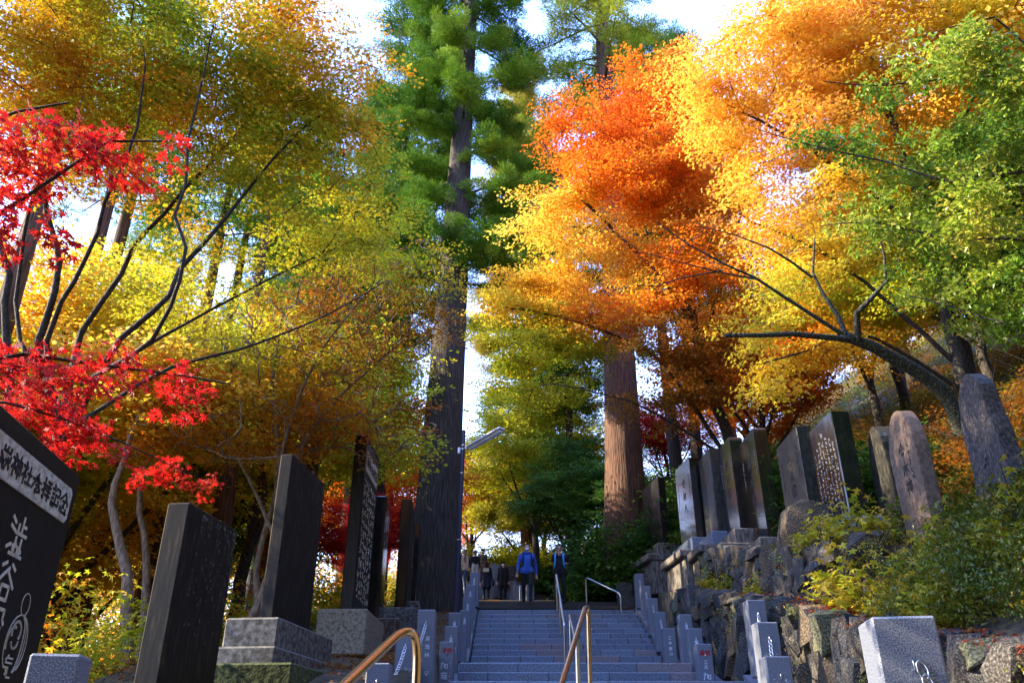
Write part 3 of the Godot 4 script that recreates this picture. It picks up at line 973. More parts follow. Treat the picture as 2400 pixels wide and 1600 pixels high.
func build_left_steles() -> void:
	var s := stele("huge black stele with a pale banner of characters and a crest, at the picture's edge", "stone_monument", "square", M.slate, spotless(-50, 938), Vector2(196, 1092), 5.2, 7.2, 1.3, 0.35, 1.0)
	fix_first(s)
	s = stele("tall dark mossy stele without writing, beside the one with the banner", "stone_monument", "square", M.slate_mossy, Vector2(446, 1175), Vector2(556, 1244), 8.75, 10.0, 1.75, 0.26, 1.0)
	lichen(s, 200)
	s = stele("dark leaning-edged stele on a two-tier mossy plinth", "stone_monument", "square", M.slate_mossy, Vector2(687, 1064), Vector2(762, 1132), 11.4, 12.85, 3.22, 0.19, 1.0)
	lichen(s, 90)
	plinth(s, Vector3(0.72, 0.38, 2.2), 0.0, M.plinth, Vector3(0.02, 0, 0.1))
	plinth(s, Vector3(1.0, 0.22, 2.5), -0.382, M.plinth, Vector3(0.0, 0, 0.25))
	plinth(s, Vector3(1.5, 0.5, 2.9), -0.604, M.moss, Vector3(0.1, 0, 0.35), "mossy lowest tier")
	var mossy := MB.new()
	for i in 70:
		var tier := i % 2
		var e := rnd(-1.0, 1.0)
		var front := rnd(0, 1) < 0.5
		var hx := 0.36 if tier == 0 else 0.5
		var hz := 1.1 if tier == 0 else 1.25
		var q := Vector3(e * hx, -0.38 * (1 - tier) - 0.60 * tier, hz + rnd(0.0, 0.04)) if front else Vector3(hx + rnd(0.0, 0.04), -0.38 * (1 - tier) - 0.60 * tier, e * hz)
		q += Vector3(0.02, 0.0, 0.1 if tier == 0 else 0.25)
		mossy.ball(q, Vector3(rnd(0.03, 0.09), rnd(0.012, 0.03), rnd(0.03, 0.09)), 5, 8)
	part("moss", mossy.mesh(), M.moss, s.root).set_meta("kind", "stuff")
	s = stele("tallest black stele, its side covered with rows of pale carved characters", "stone_monument", "square", M.slate, Vector2(861, 1022), Vector2(888, 1087), 15.5, 17.0, 4.0, 0.24, 1.0)
	plinth(s, Vector3(0.9, 0.78, 1.9), 0.0, M.plinth_tan, Vector3(0.0, 0, 0.1))
	var mb := MB.new()
	mb.cbox(Transform3D(Basis(), Vector3(0, s.h + 0.04, 0)), Vector3(0.26, 0.10, s.w + 0.03), 0.03)
	part("cap", mb.mesh(), M.slate, s.root)
	mb = MB.new()
	mb.box(face(s, 0, s.h - 0.42), Vector3(s.w * 0.86, 0.42, 0.012))
	var board := part("banner", mb.mesh(), M.banner, s.root)
	write(board, face(s, 0, s.h - 0.42).translated_local(Vector3(0, 0, 0.008)), "神社参拝記", 0.2, 1.2, 0.022, M.ink, true)
	mb = MB.new()
	for i in 6: scribble(mb, face(s, (i - 2.5) * s.w * 0.145, s.h - 0.85), 0.15, 1.28, 12, 0.022)
	part("lettering", mb.mesh(), M.cut, s.root).set_meta("kind", "stuff")
	s = stele("slim bluish stele on a brown plinth behind the tallest one", "stone_monument", "square", M.polished, Vector2(907, 1155), Vector2(914, 1200), 17.9, 19.0, 4.2, 0.24, 1.0)
	plinth(s, Vector3(0.8, 0.75, 1.5), 0.0, M.plinth_brown, Vector3(0.2, 0, 0.1))
	s = stele("dark narrow stele on a smooth grey plinth in front of the big cedar", "stone_monument", "square", M.polished, Vector2(965, 1163), Vector2(971, 1205), 20.0, 21.2, 4.75, 0.26, 1.0)
	plinth(s, Vector3(0.72, 0.62, 1.5), 0.0, M.plinth, Vector3(0.0, 0, 0.1))
	s = stele("smallest bluish stele close to the big cedar's foot", "stone_monument", "square", M.polished, Vector2(984, 1221), Vector2(987, 1255), 22.6, 23.6, 5.35, 0.14, 1.0)
	plinth(s, Vector3(0.36, 0.4, 1.2), 0.0, M.plinth, Vector3.ZERO)


func spotless(x: float, y: float) -> Vector2:
	return Vector2(x, y)


func fix_first(s: Dictionary) -> void:
	# the banner, the name and the crest on the nearest stele
	var h: float = s.h
	var w: float = s.w
	var right := w / 2
	var mb := MB.new()
	var o := PackedVector2Array([Vector2(-w + 0.3, -0.15), Vector2(-0.04, -0.15), Vector2(0, -0.11), Vector2(0, 0.11), Vector2(-0.04, 0.15), Vector2(-w + 0.3, 0.15)])
	mb.prism(o, 0.02, face(s, right - 0.13, h - 0.32).translated_local(Vector3(0, 0, 0.012)))
	var board := part("banner", mb.mesh(), M.banner, s.root)
	write(board, face(s, right - 0.27 - 0.6, h - 0.32).translated_local(Vector3(0, 0, 0.013)), "嶽神社参拝記念", 0.165, 0.2 / 0.165, 0.021, M.ink, true)
	write(s.root, face(s, right - 0.92, h - 0.76), "澁谷役", 0.29, 1.12, 0.026, M.cut)
	mb = MB.new()
	var t := face(s, right - 0.47, h - 1.5)
	arc(mb, t, Vector2(0, 0.30), Vector2(0.075, 0.085), 0, TAU, 0.0068)
	arc(mb, t, Vector2(0, 0), Vector2(0.19, 0.22), -0.9, TAU - 2.2, 0.0095, 22)
	arc(mb, t, Vector2(0.02, 0), Vector2(0.13, 0.21), -1.2, 1.5, 0.0082)
	arc(mb, t, Vector2(0.03, 0), Vector2(0.08, 0.20), -1.3, 1.5, 0.0136)
	arc(mb, t, Vector2(-0.04, 0.09), Vector2(0.075, 0.075), -0.6, 3.6, 0.0204)
	arc(mb, t, Vector2(-0.07, 0.0), Vector2(0.10, 0.12), 1.5, 3.5, 0.0231)
	arc(mb, t, Vector2(-0.03, 0.02), Vector2(0.06, 0.05), 3.4, 6.4, 0.0177)
	glyph(mb, face(s, right - 0.51, h - 1.66), 0.15, "気", 0.014)
	part("crest", mb.mesh(), M.cut, s.root)


func build_right_steles() -> void:
	var rows := [
		["square", M.slate, Vector2(1541, 1121), Vector2(1504, 1145), 25.1, 26.6, Vector2(1547, 1275), 0.25, "darkest and farthest stele on the rock wall, by the shaded bushes"],
		["eased", M.polished, Vector2(1615, 1074), Vector2(1581, 1099), 22.1, 23.5, Vector2(1626, 1262), 0.32, "grey-brown stele second from the far end of the wall"],
		["square", M.grey_stele, Vector2(1661, 1049), Vector2(1637, 1082), 20.9, 22.0, Vector2(1673, 1248), 0.3, "weathered stele with slanting chisel grooves on its lower half"],
		["eased", M.polished, Vector2(1709, 1021), Vector2(1682, 1057), 19.5, 20.7, Vector2(1729, 1242), 0.32, "sunlit golden stele with a few brush characters, beside the sky-blue one"],
		["eased", M.polished, Vector2(1765, 1000), Vector2(1731, 1046), 18.2, 19.6, Vector2(1795, 1262), 0.32, "polished stele mirroring blue sky in its upper half"],
		["square", M.grey_stele, Vector2(1865, 999), Vector2(1819, 1049), 15.4, 16.8, Vector2(1897, 1236), 0.3, "broad dark stele with large black characters above the boulder"],
		["square", M.polished, Vector2(1945, 957), Vector2(1896, 1016), 13.7, 14.8, Vector2(1985, 1215), 0.34, "bluish stele densely covered with pale characters"],
	]
	var text := ["", "今村人", "", "手元様", "青木様", "今木様", ""]
	for i in rows.size():
		var r: Array = rows[i]
		var y0 := spot(r[6].x, r[6].y, r[4]).y
		var s := stele(r[8], "stone_monument", r[0], r[1], r[2], r[3], r[4], r[5], y0, r[7], -1.0)
		var mb := MB.new()
		var k: float = s.h / 2.6
		if text[i]:
			var gap: float = 1.55 if i == 4 else 1.35
			write(s.root, face(s, 0.02, s.h * 0.74), text[i], 0.29 * k, gap, 0.032 * k, M.ink)
			for q in [-1, 1]: scribble(mb, face(s, q * s.w * 0.36, s.h * 0.8), 0.07, 1.3, 7, 0.012)
			part("small_lettering", mb.mesh(), M.ink if i == 5 else M.cut_grey, s.root).set_meta("kind", "stuff")
		elif i == 6:
			for q in 7: scribble(mb, face(s, (q - 3) * s.w * 0.13, s.h * 0.86 - 0.1 * absf(q - 3)), 0.12 if q == 3 else 0.07, 1.35, 9 if q == 3 else 15, 0.008)
			part("lettering", mb.mesh(), M.cut_grey, s.root).set_meta("kind", "stuff")
		elif i == 2:
			for q in [-1, 1]: scribble(mb, face(s, q * s.w * 0.33, s.h * 0.86), 0.09, 1.3, 9, 0.014)
			for q in 16: stroke(mb, face(s, 0, 0.12 + q * 0.085), Vector2(-s.w * 0.42, -0.11), Vector2(s.w * 0.42, 0.11), 0.016)
			part("lettering", mb.mesh(), M.cut_grey, s.root).set_meta("kind", "stuff")
		var wide := 0.85 if i != 4 else 1.0
		plinth(s, Vector3(s.t + wide * 0.55, 0.36, s.w + 0.42), 0.0, M.concrete if i in [0, 3, 4] else M.step_b)
		if i < 5:
			# the stepped concrete footing that juts out over the wall
			mb = MB.new()
			mb.cbox(Transform3D(Basis(), Vector3(-0.16, -0.46, 0.06)), Vector3(s.t + 0.95, 0.2, s.w + 0.5), 0.03)
			part("footing", mb.mesh(), M.concrete, s.root)
			mb = MB.new()
			mb.cbox(Transform3D(Basis(), Vector3(-0.12, -1.05, 0.1)), Vector3(s.t + 0.75, 0.98, s.w + 0.36), 0.03)
			part("footing", mb.mesh(), M.concrete, s.root)
	# stones on the slope
	var q := stele("small rough grey stele half hidden behind the rounded pink one", "stone_monument", "rough", M.grey_stele, Vector2(2062, 978), Vector2(2022, 1020), 13.2, 14.0, land(6.0, 13.6) - 0.3, 0.3, -1.0)
	var mb := MB.new()
	scribble(mb, face(q, 0, q.h * 0.6), 0.12, 1.3, 4, 0.02)
	part("lettering", mb.mesh(), M.ink, q.root).set_meta("kind", "stuff")
	q = stele("pinkish stele with a rounded top among the shrubs", "stone_monument", "round", M.pink_stele, Vector2(2124, 952), Vector2(2066, 980), 11.3, 12.3, minf(spot(2120, 1250, 11.3).y, land(5.6, 11.8) - 0.1), 0.2, -1.0)
	write(q.root, face(q, 0.0, q.h * 0.72), "今木神", 0.2, 1.4, 0.026, M.ink)
	mb = MB.new()
	scribble(mb, face(q, 0.22, q.h * 0.72), 0.07, 1.3, 6, 0.012)
	part("lettering", mb.mesh(), M.ink, q.root).set_meta("kind", "stuff")
	q = stele("large unhewn purple-grey stone slab under the leaning bare tree", "stone_monument", "rough", M.rough_stele, Vector2(2296, 851), Vector2(2222, 905), 9.9, 10.9, minf(spot(2320, 1150, 9.9).y - 0.2, land(6.0, 10.4) - 0.1), 0.22, -1.0)
	mb = MB.new()
	scribble(mb, face(q, 0.0, q.h * 0.5), 0.14, 1.3, 5, 0.022)
	part("lettering", mb.mesh(), M.ink, q.root).set_meta("kind", "stuff")


# ------------------------------------------------------------------ granite posts and chains
func chain(from: Vector3, to: Vector3, sag: float, label: String, link: float) -> void:
	var mb := MB.new()
	var l := from.distance_to(to) + sag * 0.6
	var n := maxi(4, int(l / (link * 0.72)))
	var prev := from
	for i in n:
		var f := (i + 1.0) / n
		var p := from.lerp(to, f) - Vector3(0, sag * 4 * f * (1 - f), 0)
		var d := (p - prev).normalized()
		var s := d.cross(Vector3.FORWARD if i % 2 == 0 else Vector3.RIGHT).normalized()
		if i % 2 == 1: s = d.cross(s).normalized()
		var path := PackedVector3Array()
		var rad := PackedFloat32Array()
		var c := (p + prev) / 2
		for k in 9:
			var a := TAU * k / 8
			path.append(c + d * cos(a) * link * 0.5 + s * sin(a) * link * 0.27)
			rad.append(link * 0.085)
		mb.tube(path, rad, 4)
		prev = p
	single("chain", mb.mesh(), M.steel, label, "chain", "chains hanging between the granite posts")


func granite_post(x: float, d: float, top: float, w: float, h: float, label: String, texts: Array, turn := 0.0) -> Node3D:
	var root := thing("granite_post", label, "stone post", Vector3(x, top - h, -d - w / 2), turn, "granite donor posts beside the steps")
	var mb := MB.new()
	mb.cbox(Transform3D(Basis(), Vector3(0, h / 2, 0)), Vector3(w, h, w), 0.014)
	part("shaft", mb.mesh(), M.granite, root)
	mb = MB.new()
	var hook := PackedVector3Array()
	var rad := PackedFloat32Array()
	for k in 7:
		var a := PI * k / 6
		hook.append(Vector3(0, h - w * 0.75 + cos(a) * 0.03, w / 2 + sin(a) * 0.028))
		rad.append(0.007)
	mb.tube(hook, rad, 5)
	part("hook", mb.mesh(), M.steel, root)
	for t in texts:
		var f := Transform3D(Basis(), Vector3(t[1] * w, h - t[2] * w, w / 2 + 0.001))
		if t[4] == "worn":
			mb = MB.new()
			scribble(mb, f, t[3] * w, 1.5, 6, 0.09 * t[3] * w)
			part("lettering", mb.mesh(), M.cut_white, root).set_meta("kind", "stuff")
		else: write(root, f, t[0], t[3] * w, 1.1 if t[4] == "row" else (t[5] if t.size() > 5 else 1.5), 0.12 * t[3] * w, M.red_paint if t[4] == "row" else M.cut_white, t[4] == "row")
	return root


func build_posts() -> void:
	var left := [
		# x, d, top pixel y, width, height, label, texts
		[1112, 24.9, 1340, 0.27, 1.0, "topmost granite post beside the lamp pole's steps, catching blue light", [["", 0.0, 1.6, 0.12, "worn"]]],
		[1103, 23.8, 1370, 0.28, 0.95, "second granite post below the top, on the cedar's side", []],
		[1097, 22.6, 1397, 0.28, 0.95, "third granite post down the upper flight, on the cedar's side", [["", 0.0, 1.3, 0.11, "worn"]]],
		[1090, 21.3, 1429, 0.28, 0.95, "fourth granite post down the upper flight, just before the lamp pole", []],
		[1080, 19.9, 1461, 0.28, 0.95, "lowest granite post of the upper flight on the cedar's side", []],
		[1066, 18.2, 1435, 0.27, 0.98, "granite post at the lamp pole's foot with a dark mark near its top", [["", -0.1, 1.1, 0.14, "worn"]]],
		[1058, 17.2, 1467, 0.28, 1.0, "granite post between the lamp pole's foot and the one with red characters", [["林守", 0.25, 1.5, 0.2, "col"]]],
		[1047, 16.2, 1503, 0.28, 1.05, "granite post with two red characters over carved white ones, on the cedar's side", [["奉納", 0.05, 0.55, 0.3, "row"], ["加藤元", -0.12, 1.5, 0.42, "col", 1.5], ["", 0.28, 1.3, 0.14, "worn"]]],
		[1000, 13.4, 1428, 0.28, 1.15, "tall granite post with a hanging chain and a column of white characters", [["東海林", 0.12, 1.55, 0.24, "col", 1.75], ["守", 0.12, 3.35, 0.24, "col"], ["", -0.18, 1.9, 0.13, "worn"]]],
		[953, 11.9, 1476, 0.28, 1.1, "granite post partly hidden by the brass-coloured handrail", [["", -0.2, 1.8, 0.17, "worn"], ["", 0.05, 1.8, 0.17, "worn"], ["", 0.28, 1.8, 0.17, "worn"]]],
		[886, 10.4, 1553, 0.28, 1.0, "granite post low behind the brass-coloured handrail, near a mossy plinth", []],
	]
	var right := [
		[1498, 24.9, 1344, 0.27, 1.0, "topmost granite post of the upper flight on the rock wall's side", [["", 0.1, 0.6, 0.12, "worn"]]],
		[1513, 23.8, 1372, 0.28, 0.98, "pink-tinged granite post second from the top on the rock wall's side", []],
		[1529, 22.6, 1401, 0.28, 0.95, "third granite post down the upper flight on the rock wall's side", []],
		[1547, 21.3, 1433, 0.29, 0.95, "fourth granite post down the upper flight on the rock wall's side", [["", 0.1, 1.2, 0.13, "worn"]]],
		[1568, 19.9, 1471, 0.29, 0.95, "lowest granite post of the upper flight, with four white characters, by the rock wall", [["三手部口", 0.0, 0.75, 0.26, "col", 1.55]]],
		[1606, 18.2, 1439, 0.28, 1.0, "granite post standing behind two shorter ones against the rocks", []],
		[1629, 17.2, 1472, 0.28, 1.02, "granite post between the one with red characters and the taller one behind", [["海加手木", 0.02, 1.0, 0.26, "col", 1.6]]],
		[1650, 16.2, 1508, 0.29, 1.05, "granite post with two red characters, on the rock wall's side", [["奉納", 0.0, 0.55, 0.32, "row"], ["三元", 0.0, 1.1, 0.22, "col", 1.4], ["加", 0.02, 1.95, 0.42, "col"]]],
		[1772, 13.0, 1405, 0.285, 1.1, "tallest granite post of the three nearest the leaf-covered ledge", [["", -0.25, 1.6, 0.11, "worn"]]],
		[1798, 11.4, 1457, 0.285, 1.1, "middle granite post of the three nearest the leaf-covered ledge", [["", -0.22, 1.4, 0.16, "worn"], ["", 0.22, 1.4, 0.14, "worn"]]],
		[1823, 10.3, 1537, 0.30, 1.0, "shortest granite post of the three nearest the leaf-covered ledge", [["", -0.2, 0.9, 0.18, "worn"], ["", 0.24, 0.9, 0.18, "worn"]]],
	]
	for set2 in [left, right]:
		var nodes := []
		for r in set2:
			var p := spot(r[0], r[2], r[1])
			granite_post(p.x, r[1], p.y, r[3], r[4], r[5], r[6])
			nodes.append([p + Vector3(0, -r[3] * 0.78, 0.03), r[3]])
		for i in nodes.size() - 1:
			if i in [4, 7]: continue
			var a: Vector3 = nodes[i][0]
			var b: Vector3 = nodes[i + 1][0] + Vector3(0, -0.05, -nodes[i + 1][1] - 0.06)
			var which: String = ["topmost posts", "second and third posts", "third and fourth posts", "lowest two posts of the upper flight", "", "posts at the middle flight's head", "red-lettered post and its neighbour", "", "posts at the lowest flight's head", "posts at the lowest flight's foot"][i]
			chain(a, b, 0.16, "steel chain between the %s, %s side" % [which, "cedar" if set2 == left else "rock wall"], 0.075)
	# the two nearest posts
	var p := spot(2128, 1443, 5.15)
	granite_post(p.x, 5.15, p.y, 0.37, 1.6, "large near granite post with a heavy chain in front of the rocks", [], deg_to_rad(-9))
	var f := Vector3(p.x, p.y - 0.27, -5.12)
	chain(f, f + Vector3(0.1, -0.75, 0.12), -0.02, "heavy steel chain hanging down the face of the large near post", 0.11)
	p = spot(118, 1531, 4.9)
	granite_post(p.x, 4.9, p.y, 0.27, 0.9, "near granite post with a blue lichen mark beside the huge black stele", [["人一", 0.0, 0.95, 0.3, "col", 1.2]], deg_to_rad(12))


# ------------------------------------------------------------------ rails and lamp
func rail(called: String, label: String, lines: Array, r: float, m: Material, feet: Array, foot_m: Material) -> void:
	var root := thing(called, label, "handrail", lines[0])
	var mb := MB.new()
	var p := smooth_bends(lines, 0.12)
	var rad := PackedFloat32Array()
	var local := PackedVector3Array()
	for q in p:
		local.append(q - root.position)
		rad.append(r)
	mb.tube(local, rad, 14)
	part("handrail", mb.mesh(), m, root)
	for f in feet:
		var a: Vector3 = f[0]
		mb = MB.new()
		mb.tube(PackedVector3Array([a - root.position, Vector3(a.x, f[1], a.z) - root.position]), PackedFloat32Array([r * 0.92, r * 0.92]), 12)
		part("post", mb.mesh(), foot_m, root)


func smooth_bends(p: Array, r: float) -> PackedVector3Array:
	var out := PackedVector3Array([p[0]])
	for i in range(1, p.size() - 1):
		var a: Vector3 = p[i] + (p[i - 1] - p[i]).normalized() * minf(r, p[i].distance_to(p[i - 1]) * 0.45)
		var b: Vector3 = p[i] + (p[i + 1] - p[i]).normalized() * minf(r, p[i].distance_to(p[i + 1]) * 0.45)
		for k in 6:
			var t := k / 5.0
			out.append(a.lerp(p[i], t).lerp((p[i] as Vector3).lerp(b, t), t))
	out.append(p[-1])
	return out


func build_rails() -> void:
	# upper flight
	var a := spot(1304, 1345, 25.0)
	var b := spot(1322, 1460, 20.6)
	rail("stair_rail", "steel centre rail down the upper flight in front of the man with sunglasses", [Vector3(a.x, line(STAIR, 25.0), a.z), a, b, Vector3(b.x, 3.3, b.z)], 0.028, M.steel, [[a.lerp(b, 0.45), 4.4]], M.steel)
	a = spot(1335, 1440, 17.3)
	b = spot(1349, 1499, 14.6)
	rail("stair_rail", "short steel centre rail of the middle flight", [Vector3(a.x, 3.2, a.z), a, b, Vector3(b.x, 2.6, b.z)], 0.027, M.steel, [], M.steel)
	a = spot(1378, 1423, 10.4)
	b = spot(1300, 1655, 7.0)
	rail("stair_rail", "brass-coloured rail rising through the lowest flight, in the middle of the stairs", [spot(1384, 1640, 10.4), a, spot(1372, 1424, 10.3), b], 0.029, M.brass, [[spot(1352, 1500, 9.2), 0.8]], M.steel)
	a = spot(966, 1500, 3.0)
	rail("stair_rail", "thick near handrail with a brass sheen, curving down at its end", [Vector3(a.x + 0.02, 0.6, a.z + 0.01), a + Vector3(0.02, 0.02, 0), a + Vector3(-0.03, 0.022, 0.06), spot(760, 1650, 2.2)], 0.0155, M.brass, [], M.steel)
	a = spot(1373, 1353, 26.0)
	b = spot(1434, 1391, 24.9)
	b = Vector3(b.x + 0.25, b.y, b.z)
	rail("stair_rail", "small steel rail slanting down at the rock wall's end of the top landing", [Vector3(a.x, 5.7, a.z), a, b, Vector3(b.x, 5.4, b.z)], 0.026, M.steel, [], M.steel)
	# rails on the farthest flight
	for k in 2:
		a = spot(1084 + k * 8, 1340 + k * 12, 39.2)
		b = spot(1088 + k * 8, 1378 + k * 6, 37.0)
		rail("stair_rail", ["pale rail of the farthest flight, left of the standing pair", "pale rail of the farthest flight, next to the topmost granite post"][k], [Vector3(a.x, 9.0, a.z), a, b, Vector3(b.x, 7.8, b.z)], 0.035, M.steel, [], M.steel)
	# lamp
	var foot := Vector3(-1.33, 4.05, -20.0)
	var top := spot(1087, 1012, 20.0)
	var root := thing("street_lamp", "dark slim lamp pole with a flat slanted light head, in front of the big cedar", "street lamp", foot)
	var mb := MB.new()
	var t := top - foot
	mb.tube(PackedVector3Array([Vector3.ZERO, t * 0.45]), PackedFloat32Array([0.062, 0.062]), 16)
	mb.tube(PackedVector3Array([t * 0.45, t]), PackedFloat32Array([0.05, 0.05]), 16)
	part("pole", mb.mesh(), M.navy, root)
	mb = MB.new()
	mb.tube(PackedVector3Array([t, t + Vector3(0, 0.05, 0)]), PackedFloat32Array([0.058, 0.03]), 16)
	part("cap", mb.mesh(), M.navy, root)
	for f in [0.45, 0.78, 0.905, 0.925]:
		mb = MB.new()
		var c: Vector3 = t * f
		mb.tube(PackedVector3Array([c, c + Vector3(0, 0.03, 0)]), PackedFloat32Array([0.068 if f < 0.6 else 0.057, 0.068 if f < 0.6 else 0.057]), 16)
		part("band", mb.mesh(), M.steel, root)
	var arm := t * 0.915
	var p0 := spot(1098, 1052, 20.0) - foot
	var p1 := spot(1178, 1006, 19.1) - foot
	mb = MB.new()
	mb.tube(PackedVector3Array([arm, p0]), PackedFloat32Array([0.025, 0.025]), 8)
	part("bracket", mb.mesh(), M.steel, root)
	var d := (p1 - p0).normalized()
	var wide := d.cross(Vector3.UP).normalized()
	var up := wide.cross(d)
	var bs := Basis(d, up, -wide) if Basis(d, up, -wide).determinant() > 0 else Basis(d, up, wide)
	mb = MB.new()
	mb.cbox(Transform3D(bs, (p0 + p1) / 2 + up * 0.03), Vector3(p0.distance_to(p1), 0.06, 0.24), 0.02)
	var head := part("lamp_head", mb.mesh(), M.lamp_shell, root)
	mb = MB.new()
	mb.cbox(Transform3D(bs, (p0 + p1) / 2 - up * 0.03), Vector3(p0.distance_to(p1) * 0.93, 0.055, 0.13), 0.02)
	part("lens", mb.mesh(), M.lamp_lens, head)
	mb = MB.new()
	mb.cbox(Transform3D(Basis(), t * 0.9 + Vector3(-0.1, 0.0, 0)), Vector3(0.07, 0.16, 0.08), 0.01)
	part("switch_box", mb.mesh(), M.lamp_shell, root)


# ------------------------------------------------------------------ rock walls
func rock_shape(sd: int) -> ArrayMesh:
	var f := FastNoiseLite.new()
	f.seed = sd
	f.frequency = 0.8
	var mb := MB.new()
	var pt := func(w: Vector3) -> Vector3:
		var s := w.normalized()
		var q := w.lerp(s, 0.24)
		return q * (0.54 + 0.26 * f.get_noise_3d(s.x * 2, s.y * 2, s.z * 2)) + Vector3(f.get_noise_3d(s.x * 4, s.y * 4, 7), f.get_noise_3d(9, s.y * 4, s.z * 4), f.get_noise_3d(s.x * 4, 5, s.z * 4)) * 0.16
	for ax in 3:
		var ay := (ax + 1) % 3
		var az := (ax + 2) % 3
		for sg in [-1.0, 1.0]:
			for i in 2:
				for j in 2:
					var p := []
					for k in [[0, 0], [1, 0], [1, 1], [0, 1]]:
						var w := Vector3.ZERO
						w[ax] = sg
						w[ay] = i - 1 + k[0]
						w[az] = j - 1 + k[1]
						p.append(pt.call(w))
					if sg > 0: mb.quad(p[0], p[1], p[2], p[3])
					else: mb.quad(p[3], p[2], p[1], p[0])
	# worn edges: shade the faces partly as a rounded body
	for i in mb.v.size(): mb.n[i] = mb.n[i].lerp(mb.v[i].normalized(), 0.22).normalized()
	return mb.mesh()


func rock_wall(label: String, x: float, d0: float, d1: float, low: Callable, high: Callable, cell: float, most: int, shapes: Array) -> void:
	var root := thing("rock_wall", label, "rock wall", Vector3(x, low.call(d0), -d0))
	var back := MB.new()
	var dd := d0
	while dd < d1:
		var e := minf(dd + 1.0, d1)
		back.quad(Vector3(x + 0.16, low.call(dd) - 0.4, -dd), Vector3(x + 0.16, high.call(dd) - 0.06, -dd), Vector3(x + 0.16, high.call(e) - 0.06, -e), Vector3(x + 0.16, low.call(e) - 0.4, -e))
		dd = e
	for i in back.v.size(): back.v[i] -= root.position
	part("earth", back.mesh(), M.ground, root)
	var d := d0
	var n := 0
	while d < d1 and n < most:
		var near := clampf(d / 10.0, 0.62, 1.0)
		var w := cell * rnd(0.7, 1.35) * near
		var y: float = low.call(d + w / 2) + rnd(-0.2, 0.0)
		var top: float = high.call(d + w / 2)
		while y < top - 0.08 and n < most:
			var h := cell * rnd(0.7, 1.7) * near
			var ww := w * rnd(0.85, 1.2)
			if y + h > top - 0.12: h = maxf(top - y, 0.14)
			var o := part("stone", shapes[rng.randi() % shapes.size()], M.rocks[[0, 0, 1, 1, 2, 2, 2, 3][rng.randi() % 8]], root)
			o.basis = Basis(Vector3.UP, rnd(-0.35, 0.35)) * Basis(Vector3.RIGHT, rnd(-0.3, 0.3)) * Basis(Vector3.BACK, rnd(-0.2, 0.2)) * Basis.from_scale(Vector3(rnd(0.3, 0.5), h * 1.15, ww * 1.12))
			o.position = Vector3(x + rnd(-0.07, 0.12), y + h / 2, -(d + w / 2 + rnd(-0.1, 0.1) * w)) - root.position
			y += h * 0.93
			n += 1
		d += w * 0.93


func build_walls() -> void:
	var shapes := []
	for i in 10: shapes.append(rock_shape(300 + i))
	rock_wall("lower wall of rough stones beside the steps, under the leaf-covered ledge", 4.3, 5.6, 21.2, func(d): return line(STAIR, d) - 0.1 if d > 9 else line(STAIR, d) + 0.25, func(d): return line(LEDGE, d) + 0.02, 0.33, 299, shapes)
	rock_wall("upper wall of dark stones under the steles, above the ledge", 5.02, 11.6, 25.5, func(d): return line(LEDGE, d) - 0.05, func(d): return line(UPPER, d) + 0.05, 0.36, 298, shapes)
	# boulders
	var b := [[1895, 1290, 15.0, 0.9, "brown boulder at the foot of the broad dark stele"], [1470, 1405, 26.0, 0.6, "grey boulder at the end of the top landing by the small rail"]]
	for i in b.size():
		var p := spot(b[i][0], b[i][1], b[i][2])
		var o := single("boulder", shapes[i], M.rocks[[1, 0][i]], b[i][4], "boulder")
		p.y = land(p.x, b[i][2]) + b[i][3] * 0.4
		o.position = p
		o.basis = Basis(Vector3.UP, i * 1.3) * Basis.from_scale(Vector3(b[i][3], b[i][3] * 1.1, b[i][3] * 0.9))


func build_far_masonry() -> void:
	# low granite posts and wall at the foot of the farthest flight
	var k := 0
	for q in [[1156, 1322, 37.6, 1.5], [1164, 1324, 37.4, 1.45], [1203, 1362, 36.6, 0.95], [1212, 1372, 35.6, 0.8], [1226, 1374, 33.5, 0.75], [1242, 1372, 31.5, 0.75]]:
		var p := spot(q[0], q[1], q[2])
		var mb := MB.new()
		mb.cbox(Transform3D(Basis(), Vector3(0, q[3] / 2, 0)), Vector3(0.3, q[3], 0.3), 0.015)
		var o := thing("granite_post", ["pale tall post beside the farthest flight", "second pale tall post beside the farthest flight", "low pale post behind the person in black", "low post to the right of the person in black", "low pale post behind the blue jacket's walking pole", "low pale post behind the legs of the person in the blue jacket"][k], "stone post", Vector3(p.x, p.y - q[3], p.z), 0.0, "granite posts along the sloping path")
		part("shaft", mb.mesh(), M.granite, o)
		k += 1
	var mb := MB.new()
	var a := spot(1180, 1330, 38.5)
	mb.cbox(Transform3D(Basis(), Vector3.ZERO), Vector3(0.9, 1.5, 0.3), 0.02)
	var o := single("low_wall", mb.mesh(), M.plinth_brown, "brownish low stone wall beside the farthest flight", "stone wall")
	o.position = a + Vector3(0.1, -0.7, 0)


